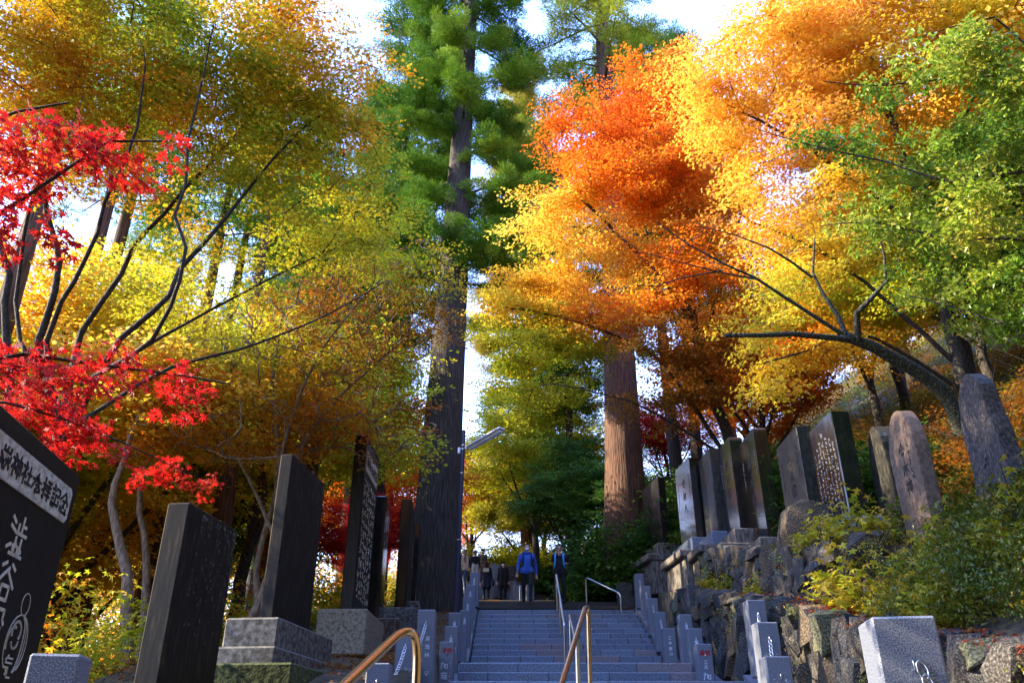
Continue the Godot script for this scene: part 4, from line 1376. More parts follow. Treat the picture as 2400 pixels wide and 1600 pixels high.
# ------------------------------------------------------------------ people
func skin_over(bones: Array, cell: float, soft: float) -> ArrayMesh:
	# one closed surface round tapered bones [from, to, radius, radius, colour]: distances on a grid, then surface nets
	var lo := Vector3(1e9, 1e9, 1e9)
	var hi := -lo
	for b in bones:
		for k in 2:
			var r: Vector3 = Vector3.ONE * (b[2 + k] + 3 * cell)
			lo = lo.min(b[k] - r)
			hi = hi.max(b[k] + r)
	var nx := int((hi.x - lo.x) / cell) + 2
	var ny := int((hi.y - lo.y) / cell) + 2
	var nz := int((hi.z - lo.z) / cell) + 2
	var f := PackedFloat32Array()
	f.resize(nx * ny * nz)
	f.fill(1.0)
	var own := PackedInt32Array()
	own.resize(nx * ny * nz)
	var near := PackedFloat32Array()
	near.resize(nx * ny * nz)
	near.fill(1.0)
	for bi in bones.size():
		var b: Array = bones[bi]
		var p: Vector3 = b[0]
		var q: Vector3 = b[1]
		var ba := q - p
		var l2 := maxf(ba.length_squared(), 1e-6)
		var m := maxf(b[2], b[3]) + soft + 2 * cell
		var mn := (p.min(q) - Vector3.ONE * m - lo) / cell
		var mx := (p.max(q) + Vector3.ONE * m - lo) / cell
		for z in range(maxi(int(mn.z), 0), mini(int(mx.z) + 1, nz)):
			for y in range(maxi(int(mn.y), 0), mini(int(mx.y) + 1, ny)):
				for x in range(maxi(int(mn.x), 0), mini(int(mx.x) + 1, nx)):
					var w := lo + Vector3(x, y, z) * cell - p
					var t := clampf(w.dot(ba) / l2, 0.0, 1.0)
					var d: float = (w - ba * t).length() - lerpf(b[2], b[3], t)
					var i := (z * ny + y) * nx + x
					if d < near[i]:
						near[i] = d
						own[i] = bi
					var g := f[i]
					var h := maxf(soft - absf(d - g), 0.0) / soft
					f[i] = minf(d, g) - h * h * soft * 0.25
	var st := SurfaceTool.new()
	st.begin(Mesh.PRIMITIVE_TRIANGLES)
	var at := {}
	var count := 0
	var step := [1, nx, nx * ny]
	for z in nz - 1:
		for y in ny - 1:
			for x in nx - 1:
				var i := (z * ny + y) * nx + x
				var inside := 0
				for k in 8:
					if f[i + (k & 1) + ((k >> 1) & 1) * nx + (k >> 2) * nx * ny] < 0: inside += 1
				if inside == 0 or inside == 8: continue
				var sum := Vector3.ZERO
				var n := 0
				for k in 8:
					for ax in 3:
						if k & (1 << ax): continue
						var k2 := k | (1 << ax)
						var a := f[i + (k & 1) + ((k >> 1) & 1) * nx + (k >> 2) * nx * ny]
						var c := f[i + (k2 & 1) + ((k2 >> 1) & 1) * nx + (k2 >> 2) * nx * ny]
						if (a < 0) == (c < 0): continue
						var s := a / (a - c)
						var v := Vector3(k & 1, (k >> 1) & 1, k >> 2)
						v[ax] += s
						sum += v
						n += 1
				var c2: Color = bones[own[i]][4]
				st.set_color(c2)
				st.add_vertex(lo + (Vector3(x, y, z) + sum / n) * cell)
				at[i] = count
				count += 1
	for i in at:
		for ax in 3:
			var u: int = step[(ax + 1) % 3]
			var w: int = step[(ax + 2) % 3]
			var j: int = i + step[ax]
			if j >= f.size() or (f[i] < 0) == (f[j] < 0): continue
			if not (at.has(i - u) and at.has(i - w) and at.has(i - u - w)): continue
			var q := [at[i], at[i - u], at[i - u - w], at[i - w]]
			if f[i] < 0: q = [q[0], q[3], q[2], q[1]]
			for k in [0, 1, 2, 0, 2, 3]: st.add_index(q[k])
	st.generate_normals()
	return st.commit()


func person(label: String, at: Vector3, turn: float, o: Dictionary) -> Node3D:
	# stands with the feet at the origin, faces +z; measures for 1.7 m, then scaled
	var root := thing("person", label, "person", at, turn)
	var s: float = o.get("tall", 1.7) / 1.7
	var skin := Color(0.50, 0.30, 0.21)
	var top: Color = o.top
	var legs: Color = o.legs
	var shoe: Color = o.get("shoe", Color(0.02, 0.02, 0.02))
	var sleeve: Color = o.get("sleeve", top)
	var lf: Vector3 = o.get("lf", Vector3(0.1, 0.07, 0.0))
	var rf: Vector3 = o.get("rf", Vector3(-0.1, 0.07, 0.0))
	var lh: Vector3 = o.get("lh", Vector3(0.27, 0.78, 0.06))
	var rh: Vector3 = o.get("rh", Vector3(-0.27, 0.78, 0.06))
	var bones := []
	# trunk
	bones.append([Vector3(-0.06, 0.93, 0), Vector3(0.06, 0.93, 0), 0.125, 0.125, top if o.has("jacket") else legs])
	var full := 0.03 if o.has("jacket") else 0.0
	bones.append([Vector3(0, 0.98, 0), Vector3(0, 1.2, 0.0), 0.125 + full, 0.145 + full * 0.7, top])
	if o.has("jacket"): bones.append([Vector3(-0.085, 0.9, 0), Vector3(0.085, 0.9, 0), 0.125, 0.125, top])
	bones.append([Vector3(-0.1, 1.28, 0), Vector3(0.1, 1.28, 0), 0.12, 0.12, top])
	bones.append([Vector3(-0.155, 1.37, 0), Vector3(0.155, 1.37, 0), 0.065, 0.065, top])
	bones.append([Vector3(0, 1.38, 0), Vector3(0, 1.5, 0.015), 0.055, 0.05, skin])
	if o.has("coat"):
		var hem: float = o.coat
		for q in [-1, 1]: bones.append([Vector3(q * 0.05, 1.15, 0), Vector3(q * 0.1, hem, 0), 0.13, 0.135, top])
	# head with jaw, nose and ears
	bones.append([Vector3(0, 1.6, -0.012), Vector3(0, 1.61, 0.012), 0.088, 0.085, skin])
	bones.append([Vector3(0, 1.54, 0.03), Vector3(0, 1.52, 0.045), 0.062, 0.045, skin])
	bones.append([Vector3(0, 1.6, 0.09), Vector3(0, 1.573, 0.107), 0.01, 0.016, skin])
	for q in [-1, 1]: bones.append([Vector3(q * 0.088, 1.6, 0.0), Vector3(q * 0.09, 1.57, 0.0), 0.016, 0.012, skin])
	# limbs
	for q in [-1, 1]:
		var foot := lf if q > 0 else rf
		var hand := lh if q > 0 else rh
		var hip := Vector3(q * 0.09, 0.9, 0)
		var knee := (hip + foot) / 2 + Vector3(q * 0.01, 0, 0.05 + 0.3 * absf(0.83 - hip.distance_to(foot)))
		bones.append([hip, knee, 0.098, 0.07, legs])
		bones.append([knee, foot, 0.066, 0.052, legs])
		bones.append([foot + Vector3(0, -0.025, -0.04), foot + Vector3(q * 0.02, -0.035, 0.13), 0.045, 0.035, shoe])
		var shoulder := Vector3(q * 0.19, 1.36, 0)
		var reach := shoulder.distance_to(hand)
		var bend := sqrt(maxf(0.0, 0.29 * 0.29 - reach * reach / 4))
		var elbow := (shoulder + hand) / 2 + Vector3(q * 0.35, -0.3, -0.8).normalized() * bend
		bones.append([shoulder, elbow, 0.062, 0.05, sleeve])
		bones.append([elbow, hand.lerp(elbow, 0.1), 0.048, 0.036, sleeve])
		var dir := (hand - elbow).normalized()
		bones.append([hand, hand + dir * 0.07, 0.024, 0.03, skin])
		var across := dir.cross(Vector3(0, 0, 1)).normalized() if absf(dir.z) < 0.9 else Vector3.RIGHT
		var down := dir.cross(across).normalized()
		for k in 4:
			var r := hand + dir * 0.085 + across * (k - 1.5) * 0.019
			var l: float = [0.06, 0.07, 0.066, 0.05][k]
			bones.append([r, r + dir * l * 0.5 + down * 0.008, 0.0095, 0.009, skin])
			bones.append([r + dir * l * 0.5 + down * 0.008, r + dir * l * 0.8 + down * 0.035, 0.009, 0.008, skin])
		bones.append([hand + dir * 0.03 + across * 0.028, hand + dir * 0.075 + across * 0.05 + down * 0.015, 0.011, 0.009, skin])
	for b in bones:
		b[0] *= s
		b[1] *= s
		b[2] *= s
		b[3] *= s
	var body := part("body", skin_over(bones, 0.021 * s, 0.03 * s), M.cloth, root)
	# eyes
	for q in [-1, 1]:
		var mb := MB.new()
		mb.ball(Vector3(q * 0.034, 1.605, 0.081) * s, Vector3(0.011, 0.007, 0.010) * s, 5, 6)
		part("eye", mb.mesh(), M.black, body)
	# hair
	var mb := MB.new()
	var hc: Color = o.get("hair", Color(0.012, 0.010, 0.009))
	mb.col = hc
	mb.ball(Vector3(0, 1.632, -0.022) * s, Vector3(0.104, 0.094, 0.102) * s, 9, 14)
	if o.get("long_hair", false): mb.ball(Vector3(0, 1.56, -0.04) * s, Vector3(0.11, 0.13, 0.085) * s, 8, 12)
	part("hair", mb.mesh(true), M.cloth, root)
	if o.get("mask", true):
		mb = MB.new()
		mb.ball(Vector3(0, 1.545, 0.062) * s, Vector3(0.072, 0.056, 0.066) * s, 8, 12)
		part("face_mask", mb.mesh(), M.paper_white, root)
	if o.has("hat"):
		mb = MB.new()
		mb.col = o.hat
		mb.ball(Vector3(0, 1.645, -0.015) * s, Vector3(0.112, 0.082, 0.115) * s, 8, 14)
		mb.ball(Vector3(0, 1.645, 0.03) * s, Vector3(0.118, 0.012, 0.15) * s, 6, 16)
		part("hat", mb.mesh(true), M.cloth, root)
	if o.has("hood"):
		mb = MB.new()
		mb.col = top
		mb.ball(Vector3(0, 1.45, -0.085) * s, Vector3(0.13, 0.075, 0.07) * s, 8, 12)
		mb.ball(Vector3(0, 1.435, 0.02) * s, Vector3(0.12, 0.04, 0.10) * s, 8, 14)
		part("hood", mb.mesh(true), M.cloth, root)
	if o.has("pack"):
		mb = MB.new()
		mb.col = o.pack
		mb.ball(Vector3(0, 1.2, -0.2) * s, Vector3(0.16, 0.24, 0.11) * s, 8, 12)
		var pack := part("backpack", mb.mesh(true), M.cloth, root)
		for q in [-1, 1]:
			mb = MB.new()
			mb.col = o.get("strap", o.pack)
			var w: float = o.get("strap_wide", 0.022)
			var p := PackedVector3Array([Vector3(q * 0.12, 1.44, -0.08) * s, Vector3(q * 0.125, 1.45, 0.0) * s, Vector3(q * 0.12, 1.38, 0.1) * s, Vector3(q * 0.12, 1.25, 0.145) * s, Vector3(q * 0.135, 1.1, 0.125) * s, Vector3(q * 0.16, 1.02, 0.03) * s])
			var r := PackedFloat32Array()
			for k in p.size(): r.append(w * s)
			mb.tube(p, r, 7)
			part("strap", mb.mesh(true), M.cloth, pack)
	return root


func build_people() -> void:
	var p := spot(1236, 1411, 26.2)
	var y := func(d: float) -> float: return line(STAIR, d) + 0.02
	var a := person("person in a blue hooded jacket and black trousers, masked, with a walking pole", Vector3(p.x, y.call(26.2), p.z), 0.05, {"tall": 1.78, "hood": true, "top": Color(0.035, 0.10, 0.42), "legs": Color(0.008, 0.008, 0.009), "pack": Color(0.015, 0.018, 0.03), "lf": Vector3(0.08, 0.07, 0.22), "rf": Vector3(-0.09, 0.12, -0.2), "rh": Vector3(-0.30, 0.82, 0.1), "lh": Vector3(0.29, 0.82, -0.1), "jacket": true})
	var mb := MB.new()
	mb.tube(PackedVector3Array([Vector3(-0.315, 0.86, 0.16), Vector3(-0.42, 0.02, 0.3)]), PackedFloat32Array([0.012, 0.008]), 8)
	mb.tube(PackedVector3Array([Vector3(-0.31, 0.95, 0.15), Vector3(-0.318, 0.83, 0.165)]), PackedFloat32Array([0.018, 0.016]), 8)
	var pole := single("walking_pole", mb.mesh(), plain([0.16, 0.04, 0.035], 0.4), "reddish walking pole held by the person in the blue jacket", "walking pole")
	pole.position = a.position
	p = spot(1314, 1410, 26.0)
	a = person("person in black with sunglasses and bright blue backpack straps, hand raised to the chin", Vector3(p.x, y.call(26.0), p.z), -0.1, {"tall": 1.77, "top": Color(0.010, 0.011, 0.015), "legs": Color(0.008, 0.008, 0.01), "pack": Color(0.02, 0.05, 0.12), "strap": Color(0.05, 0.30, 0.75), "strap_wide": 0.03, "mask": false, "rh": Vector3(-0.03, 1.36, 0.19), "lh": Vector3(0.23, 1.1, 0.2), "hair": Color(0.03, 0.022, 0.018), "jacket": true, "lf": Vector3(0.1, 0.1, -0.1), "rf": Vector3(-0.1, 0.07, 0.12)})
	mb = MB.new()
	for q in [-1, 1]: mb.ball(Vector3(q * 0.036, 1.672, 0.092), Vector3(0.028, 0.02, 0.012), 6, 8)
	mb.tube(PackedVector3Array([Vector3(-0.095, 1.675, 0.0), Vector3(-0.06, 1.675, 0.09), Vector3(0.06, 1.675, 0.09), Vector3(0.095, 1.675, 0.0)]), PackedFloat32Array([0.004, 0.004, 0.004, 0.004]), 5)
	part("sunglasses", mb.mesh(), M.black, a)
	mb = MB.new()
	mb.cbox(Transform3D(Basis(Vector3.BACK, 0.5), Vector3(0.0, 1.47, 0.2)), Vector3(0.07, 0.05, 0.02), 0.006)
	part("tissue", mb.mesh(), M.paper_white, a)
	p = spot(1139, 1406, 36.6)
	a = person("person with reddish-brown hair in a long dark coat, seen from behind, carrying a bag", Vector3(p.x, y.call(36.6), p.z), PI - 0.1, {"tall": 1.62, "top": Color(0.012, 0.018, 0.04), "legs": Color(0.01, 0.01, 0.012), "hair": Color(0.09, 0.022, 0.012), "long_hair": true, "mask": false, "coat": 0.58})
	mb = MB.new()
	mb.cbox(Transform3D(Basis(), Vector3(0, 1.22, -0.15)), Vector3(0.27, 0.17, 0.05), 0.02)
	part("pale_panel", mb.mesh(), plain([0.5, 0.46, 0.30], 0.8), a)
	mb = MB.new()
	mb.ball(Vector3(-0.3, 0.72, 0.0), Vector3(0.06, 0.17, 0.13), 8, 10)
	part("bag", mb.mesh(), M.black, a)
	p = spot(1179, 1407, 36.4)
	a = person("person dressed all in black with a dark hat and a white mask", Vector3(p.x, y.call(36.4), p.z), 0.0, {"tall": 1.6, "top": Color(0.009, 0.008, 0.009), "legs": Color(0.008, 0.007, 0.008), "hat": Color(0.012, 0.011, 0.012), "pack": Color(0.06, 0.022, 0.016), "strap_wide": 0.02, "coat": 0.62})
	p = spot(1112, 1372, 41.0)
	person("person in a dark jacket and white trousers on the upper steps", Vector3(p.x, y.call(41.0), p.z), 0.2, {"tall": 1.58, "top": Color(0.012, 0.014, 0.016), "legs": Color(0.55, 0.55, 0.56), "hat": Color(0.02, 0.018, 0.02), "mask": false})
	p = spot(1130, 1372, 41.4)
	person("person in an olive-brown jacket, cap and mask on the upper steps", Vector3(p.x, y.call(41.4), p.z), -0.3, {"tall": 1.72, "top": Color(0.11, 0.085, 0.055), "legs": Color(0.30, 0.21, 0.13), "hat": Color(0.15, 0.11, 0.08), "lh": Vector3(0.05, 1.05, 0.22), "rh": Vector3(-0.12, 1.0, 0.22), "sleeve": Color(0.10, 0.08, 0.05)})
	p = spot(1087, 1372, 38.6)
	person("person in a cream coat half hidden by the lamp pole", Vector3(p.x, y.call(38.6), p.z), -0.6, {"tall": 1.64, "top": Color(0.42, 0.36, 0.28), "legs": Color(0.05, 0.08, 0.17), "coat": 0.8, "mask": false, "pack": Color(0.03, 0.02, 0.018)})


# ------------------------------------------------------------------ the wood
const OLIVE := [[0.16, 0.25, 0.014], [0.31, 0.36, 0.018], [0.50, 0.40, 0.02], [0.62, 0.30, 0.015], [0.42, 0.40, 0.024]]
const AMBER := [[0.30, 0.30, 0.018], [0.60, 0.44, 0.025], [0.72, 0.36, 0.018], [0.68, 0.18, 0.013], [0.76, 0.50, 0.04]]
const YELLOW := [[0.46, 0.50, 0.04], [0.72, 0.62, 0.055], [0.82, 0.60, 0.05], [0.80, 0.42, 0.03], [0.84, 0.70, 0.16]]
const GOLD := [[0.78, 0.64, 0.07], [0.87, 0.66, 0.10], [0.86, 0.53, 0.06], [0.82, 0.37, 0.035], [0.88, 0.74, 0.26]]
const ORANGE := [[0.78, 0.40, 0.024], [0.78, 0.27, 0.018], [0.72, 0.17, 0.016], [0.84, 0.46, 0.04]]
const FLAME := [[0.62, 0.10, 0.018], [0.70, 0.16, 0.016], [0.76, 0.25, 0.018], [0.66, 0.10, 0.02]]
const SCARLET := [[0.26, 0.008, 0.012], [0.50, 0.014, 0.014], [0.62, 0.028, 0.016], [0.40, 0.008, 0.014], [0.66, 0.075, 0.02]]
const RUST := [[0.15, 0.15, 0.015], [0.30, 0.15, 0.016], [0.42, 0.14, 0.015], [0.36, 0.24, 0.028]]
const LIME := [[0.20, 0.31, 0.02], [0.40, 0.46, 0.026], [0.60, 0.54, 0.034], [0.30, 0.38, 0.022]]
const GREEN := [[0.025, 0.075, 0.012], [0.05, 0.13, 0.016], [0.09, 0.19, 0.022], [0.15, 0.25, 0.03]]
const BROADLEAF := [[0.06, 0.14, 0.016], [0.14, 0.25, 0.024], [0.26, 0.36, 0.035], [0.54, 0.52, 0.08]]
const CEDAR := [[0.035, 0.11, 0.010], [0.08, 0.19, 0.013], [0.14, 0.27, 0.018], [0.25, 0.37, 0.028]]
const CEDAR_GOLD := [[0.14, 0.22, 0.02], [0.28, 0.34, 0.03], [0.46, 0.42, 0.05], [0.48, 0.34, 0.07]]
const SHRUB := [[0.04, 0.08, 0.010], [0.09, 0.145, 0.014], [0.16, 0.20, 0.018], [0.32, 0.24, 0.022], [0.11, 0.16, 0.018]]

var leaf := {}


func on_land(x: float, d: float) -> Vector3:
	return Vector3(x, land(x, d) - 0.05, -d)


func build_leaves() -> void:
	leaf.near = spray("maple7", 9, 0.062, 0.20, 0.3, 0.7)
	leaf.mid = spray("maple5", 26, 0.056, 0.34, 0.12, 0.5)
	leaf.mid_b = spray("maple5", 28, 0.066, 0.42, 0.12, 0.5)
	leaf.far = spray("diamond", 56, 0.095, 0.58, 0.11, 0.5)
	leaf.far_b = spray("diamond", 46, 0.12, 0.75, 0.25, 0.6)
	leaf.oval = spray("oval", 13, 0.11, 0.2, 0.5, 0.8)
	leaf.oval_small = spray("oval", 20, 0.06, 0.18, 0.55, 0.9)
	leaf.lobed = spray("maple5", 8, 0.085, 0.22, 0.4, 0.6)
	leaf.tuft = tuft(300, 0.5, 0.012, 0.35)
	leaf.tuft_far = tuft(190, 0.68, 0.019, 0.3)
	leaf.litter = spray("maple5", 14, 0.04, 0.22, 0.08, 0.5)


func build_left_maples() -> void:
	# the big olive and orange maple over the steles
	var base := spot(150, 1120, 10.2)
	base.y = land(base.x, 10.2) - 0.1
	var o := thing("maple_tree", "big spreading maple with olive and orange leaves and dark forking limbs over the left steles", "tree", base)
	var hub := spot(135, 960, 10.2)
	var limbs := [limb([base, spot(140, 1060, 10.2), hub, spot(84, 798, 10.2), spot(107, 739, 10.1), spot(125, 680, 10.0), spot(135, 617, 10.0), spot(128, 573, 9.9), spot(112, 502, 9.8), spot(90, 380, 9.4)], 0.099, 0.031),
		limb([spot(140, 1060, 10.2), spot(107, 798, 9.8), spot(143, 706, 9.6), spot(173, 655, 9.5), spot(204, 594, 9.4), spot(230, 543, 9.3), spot(245, 474, 9.2), spot(270, 425, 9.0), spot(320, 300, 8.8), spot(340, 150, 8.6)], 0.046, 0.014),
		limb([spot(140, 1060, 10.2), spot(165, 880, 10.3), spot(190, 780, 10.4), spot(230, 719, 10.4), spot(281, 642, 10.5), spot(306, 591, 10.5), spot(329, 553, 10.5), spot(383, 502, 10.6), spot(431, 438, 10.6), spot(485, 390, 10.6), spot(590, 270, 10.6), spot(680, 130, 10.6)], 0.056, 0.014),
		limb([spot(150, 1030, 10.2), spot(240, 860, 9.8), spot(281, 795, 9.7), spot(357, 731, 9.7), spot(398, 693, 9.7), spot(421, 630, 9.7), spot(472, 578, 9.8), spot(500, 543, 9.8), spot(600, 420, 9.9), spot(710, 300, 10.0), spot(800, 240, 10.2)], 0.053, 0.012),
		limb([spot(190, 900, 9.9), spot(357, 798, 9.3), spot(398, 719, 9.2), spot(421, 655, 9.1), spot(434, 578, 9.0), spot(408, 502, 9.0), spot(434, 438, 8.9), spot(440, 330, 8.8), spot(470, 210, 8.7), spot(500, 60, 8.6)], 0.034, 0.011),
		limb([spot(240, 870, 10.0), spot(430, 760, 10.8), spot(560, 690, 11.2), spot(700, 620, 11.6), spot(840, 560, 12.0)], 0.031, 0.010),
		limb([spot(200, 980, 10.0), spot(400, 860, 10.6), spot(560, 820, 11.0), spot(760, 740, 11.6), spot(900, 660, 12.0)], 0.031, 0.009),
		limb([base + Vector3(-0.5, 0, 0.2), spot(20, 960, 9.8), spot(15, 798, 9.6), spot(13, 706, 9.5), spot(22, 642, 9.4), spot(-10, 560, 9.3), spot(-20, 350, 9.0)], 0.074, 0.037),
		limb([base + Vector3(-0.3, 0, -0.2), spot(60, 900, 10.2), spot(44, 798, 10.2), spot(36, 706, 10.2), spot(48, 620, 10.1), spot(70, 480, 9.9), spot(150, 300, 9.6), spot(190, 120, 9.4)], 0.046, 0.019)]
	var blobs := [blob(spot(60, 40, 9.0), Vector3(2.2, 1.6, 1.8), OLIVE, 1.2), blob(spot(400, 60, 9.2), Vector3(2.3, 1.8, 1.8), OLIVE, 1.2), blob(spot(690, 170, 10.2), Vector3(1.6, 1.4, 1.6), AMBER, 1.2), blob(spot(790, 330, 10.8), Vector3(1.0, 1.0, 1.3), OLIVE, 1.2),
		blob(spot(560, 400, 10.4), Vector3(1.9, 1.0, 1.5), OLIVE, 0.9), blob(spot(700, 520, 11.4), Vector3(1.6, 0.8, 1.4), LIME, 0.6), blob(spot(300, 300, 9.8), Vector3(1.5, 1.0, 1.4), AMBER, 0.8), blob(spot(120, 330, 9.6), Vector3(1.0, 0.9, 1.2), OLIVE, 0.7), blob(spot(480, 640, 11.0), Vector3(1.6, 0.7, 1.2), LIME, 0.7), blob(spot(230, 200, 9.4), Vector3(1.4, 1.2, 1.4), OLIVE, 0.8), blob(spot(560, 240, 9.8), Vector3(1.5, 1.1, 1.4), OLIVE, 0.8), blob(spot(820, 480, 11.8), Vector3(1.2, 0.8, 1.2), LIME, 0.7)]
	grow(o, limbs, blobs, {"leaf": leaf.mid, "targets": 330, "sprays": 20, "spread": 0.46, "layer": 0.62, "flat": 0.1, "twig": 1.6, "bare": 0.45, "freq": 0.5, "droop": 0.3, "smin": 0.7, "smax": 1.1})
	# thin tree of many bare twigs beneath it
	base = on_land(-4.6, 14.5)
	o = thing("bare_twig_tree", "thin spreading tree of pale bare twigs and sparse olive leaves behind the tallest stele", "tree", base)
	limbs = [limb([base, spot(640, 1300, 14.5), spot(650, 1080, 14.3), spot(640, 900, 14.0), spot(660, 740, 13.8)], 0.09, 0.02), limb([spot(645, 1180, 14.4), spot(740, 990, 14.4), spot(860, 870, 14.4), spot(980, 760, 14.4), spot(1040, 640, 14.3)], 0.045, 0.012), limb([spot(648, 1100, 14.3), spot(720, 880, 13.8), spot(830, 720, 13.4), spot(940, 610, 13.2)], 0.04, 0.012), limb([spot(640, 1250, 14.5), spot(560, 1080, 14.0), spot(480, 960, 13.6), spot(400, 900, 13.4)], 0.04, 0.012)]
	blobs = [blob(spot(820, 760, 14.2), Vector3(2.0, 1.1, 1.5), RUST), blob(spot(620, 820, 13.8), Vector3(1.7, 0.9, 1.4), LIME, 0.8), blob(spot(940, 640, 14.0), Vector3(1.2, 1.0, 1.2), OLIVE, 0.9), blob(spot(820, 980, 14.6), Vector3(1.8, 0.8, 1.3), RUST, 0.7), blob(spot(560, 1020, 13.6), Vector3(1.3, 0.8, 1.2), RUST, 0.5)]
	grow(o, limbs, blobs, {"leaf": leaf.mid_b, "targets": 900, "sprays": 2, "spread": 0.35, "bark": M.pale_bark, "twig": 3.0, "lift": 0.1, "smin": 0.5, "smax": 0.95})
	# the near red maple: its trunk stands outside the picture
	base = on_land(-4.6, 4.6)
	o = thing("red_maple", "near maple with large scarlet star-shaped leaves hanging in from the edge", "tree", base)
	limbs = [limb([base, base + Vector3(0.05, 1.6, -0.1), base + Vector3(0.1, 3.2, -0.3), base + Vector3(-0.1, 5.2, -0.2)], 0.11, 0.05), limb([base + Vector3(0.1, 3.0, -0.3), spot(-120, 620, 4.9), spot(0, 500, 4.9), spot(120, 420, 5.0), spot(250, 330, 5.1), spot(390, 330, 5.2)], 0.03, 0.008), limb([base + Vector3(0.1, 2.3, -0.25), spot(-150, 860, 5.0), spot(60, 830, 5.2), spot(260, 860, 5.5), spot(420, 880, 5.8), spot(540, 900, 6.0)], 0.026, 0.006),
		limb([base + Vector3(0.1, 2.0, -0.2), spot(-120, 960, 6.4), spot(80, 960, 7.6), spot(290, 1040, 8.8), spot(400, 1090, 10.4), spot(480, 1125, 10.9)], 0.022, 0.005), limb([base + Vector3(0.0, 4.4, -0.2), spot(-60, 300, 4.8), spot(40, 260, 4.9), spot(160, 240, 5.0)], 0.025, 0.008)]
	blobs = [blob(spot(50, 330, 4.9), Vector3(0.34, 0.36, 0.4), SCARLET, 1.5), blob(spot(220, 360, 5.0), Vector3(0.42, 0.2, 0.4), SCARLET, 1.4), blob(spot(350, 360, 5.2), Vector3(0.22, 0.14, 0.3), SCARLET, 1.5), blob(spot(50, 530, 4.8), Vector3(0.26, 0.26, 0.3), SCARLET, 1.4), blob(spot(70, 850, 5.1), Vector3(0.5, 0.22, 0.4), SCARLET, 1.2), blob(spot(270, 870, 5.4), Vector3(0.35, 0.16, 0.4), SCARLET, 0.8),
		blob(spot(440, 900, 5.9), Vector3(0.3, 0.14, 0.3), SCARLET, 1.1), blob(spot(90, 985, 8.0), Vector3(0.7, 0.3, 0.5), SCARLET, 0.9), blob(spot(390, 1120, 10.7), Vector3(0.7, 0.16, 0.45), SCARLET, 0.55), blob(spot(260, 1050, 8.2), Vector3(0.45, 0.18, 0.4), SCARLET, 0.4), blob(spot(20, 900, 7.6), Vector3(0.5, 0.3, 0.4), SCARLET, 0.7)]
	grow(o, limbs, blobs, {"leaf": leaf.near, "targets": 150, "sprays": 9, "spread": 0.1, "twig": 0.55, "freq": 1.5, "droop": 0.6, "bare": 0.2, "smin": 0.75, "smax": 1.2, "vary": 0.6})


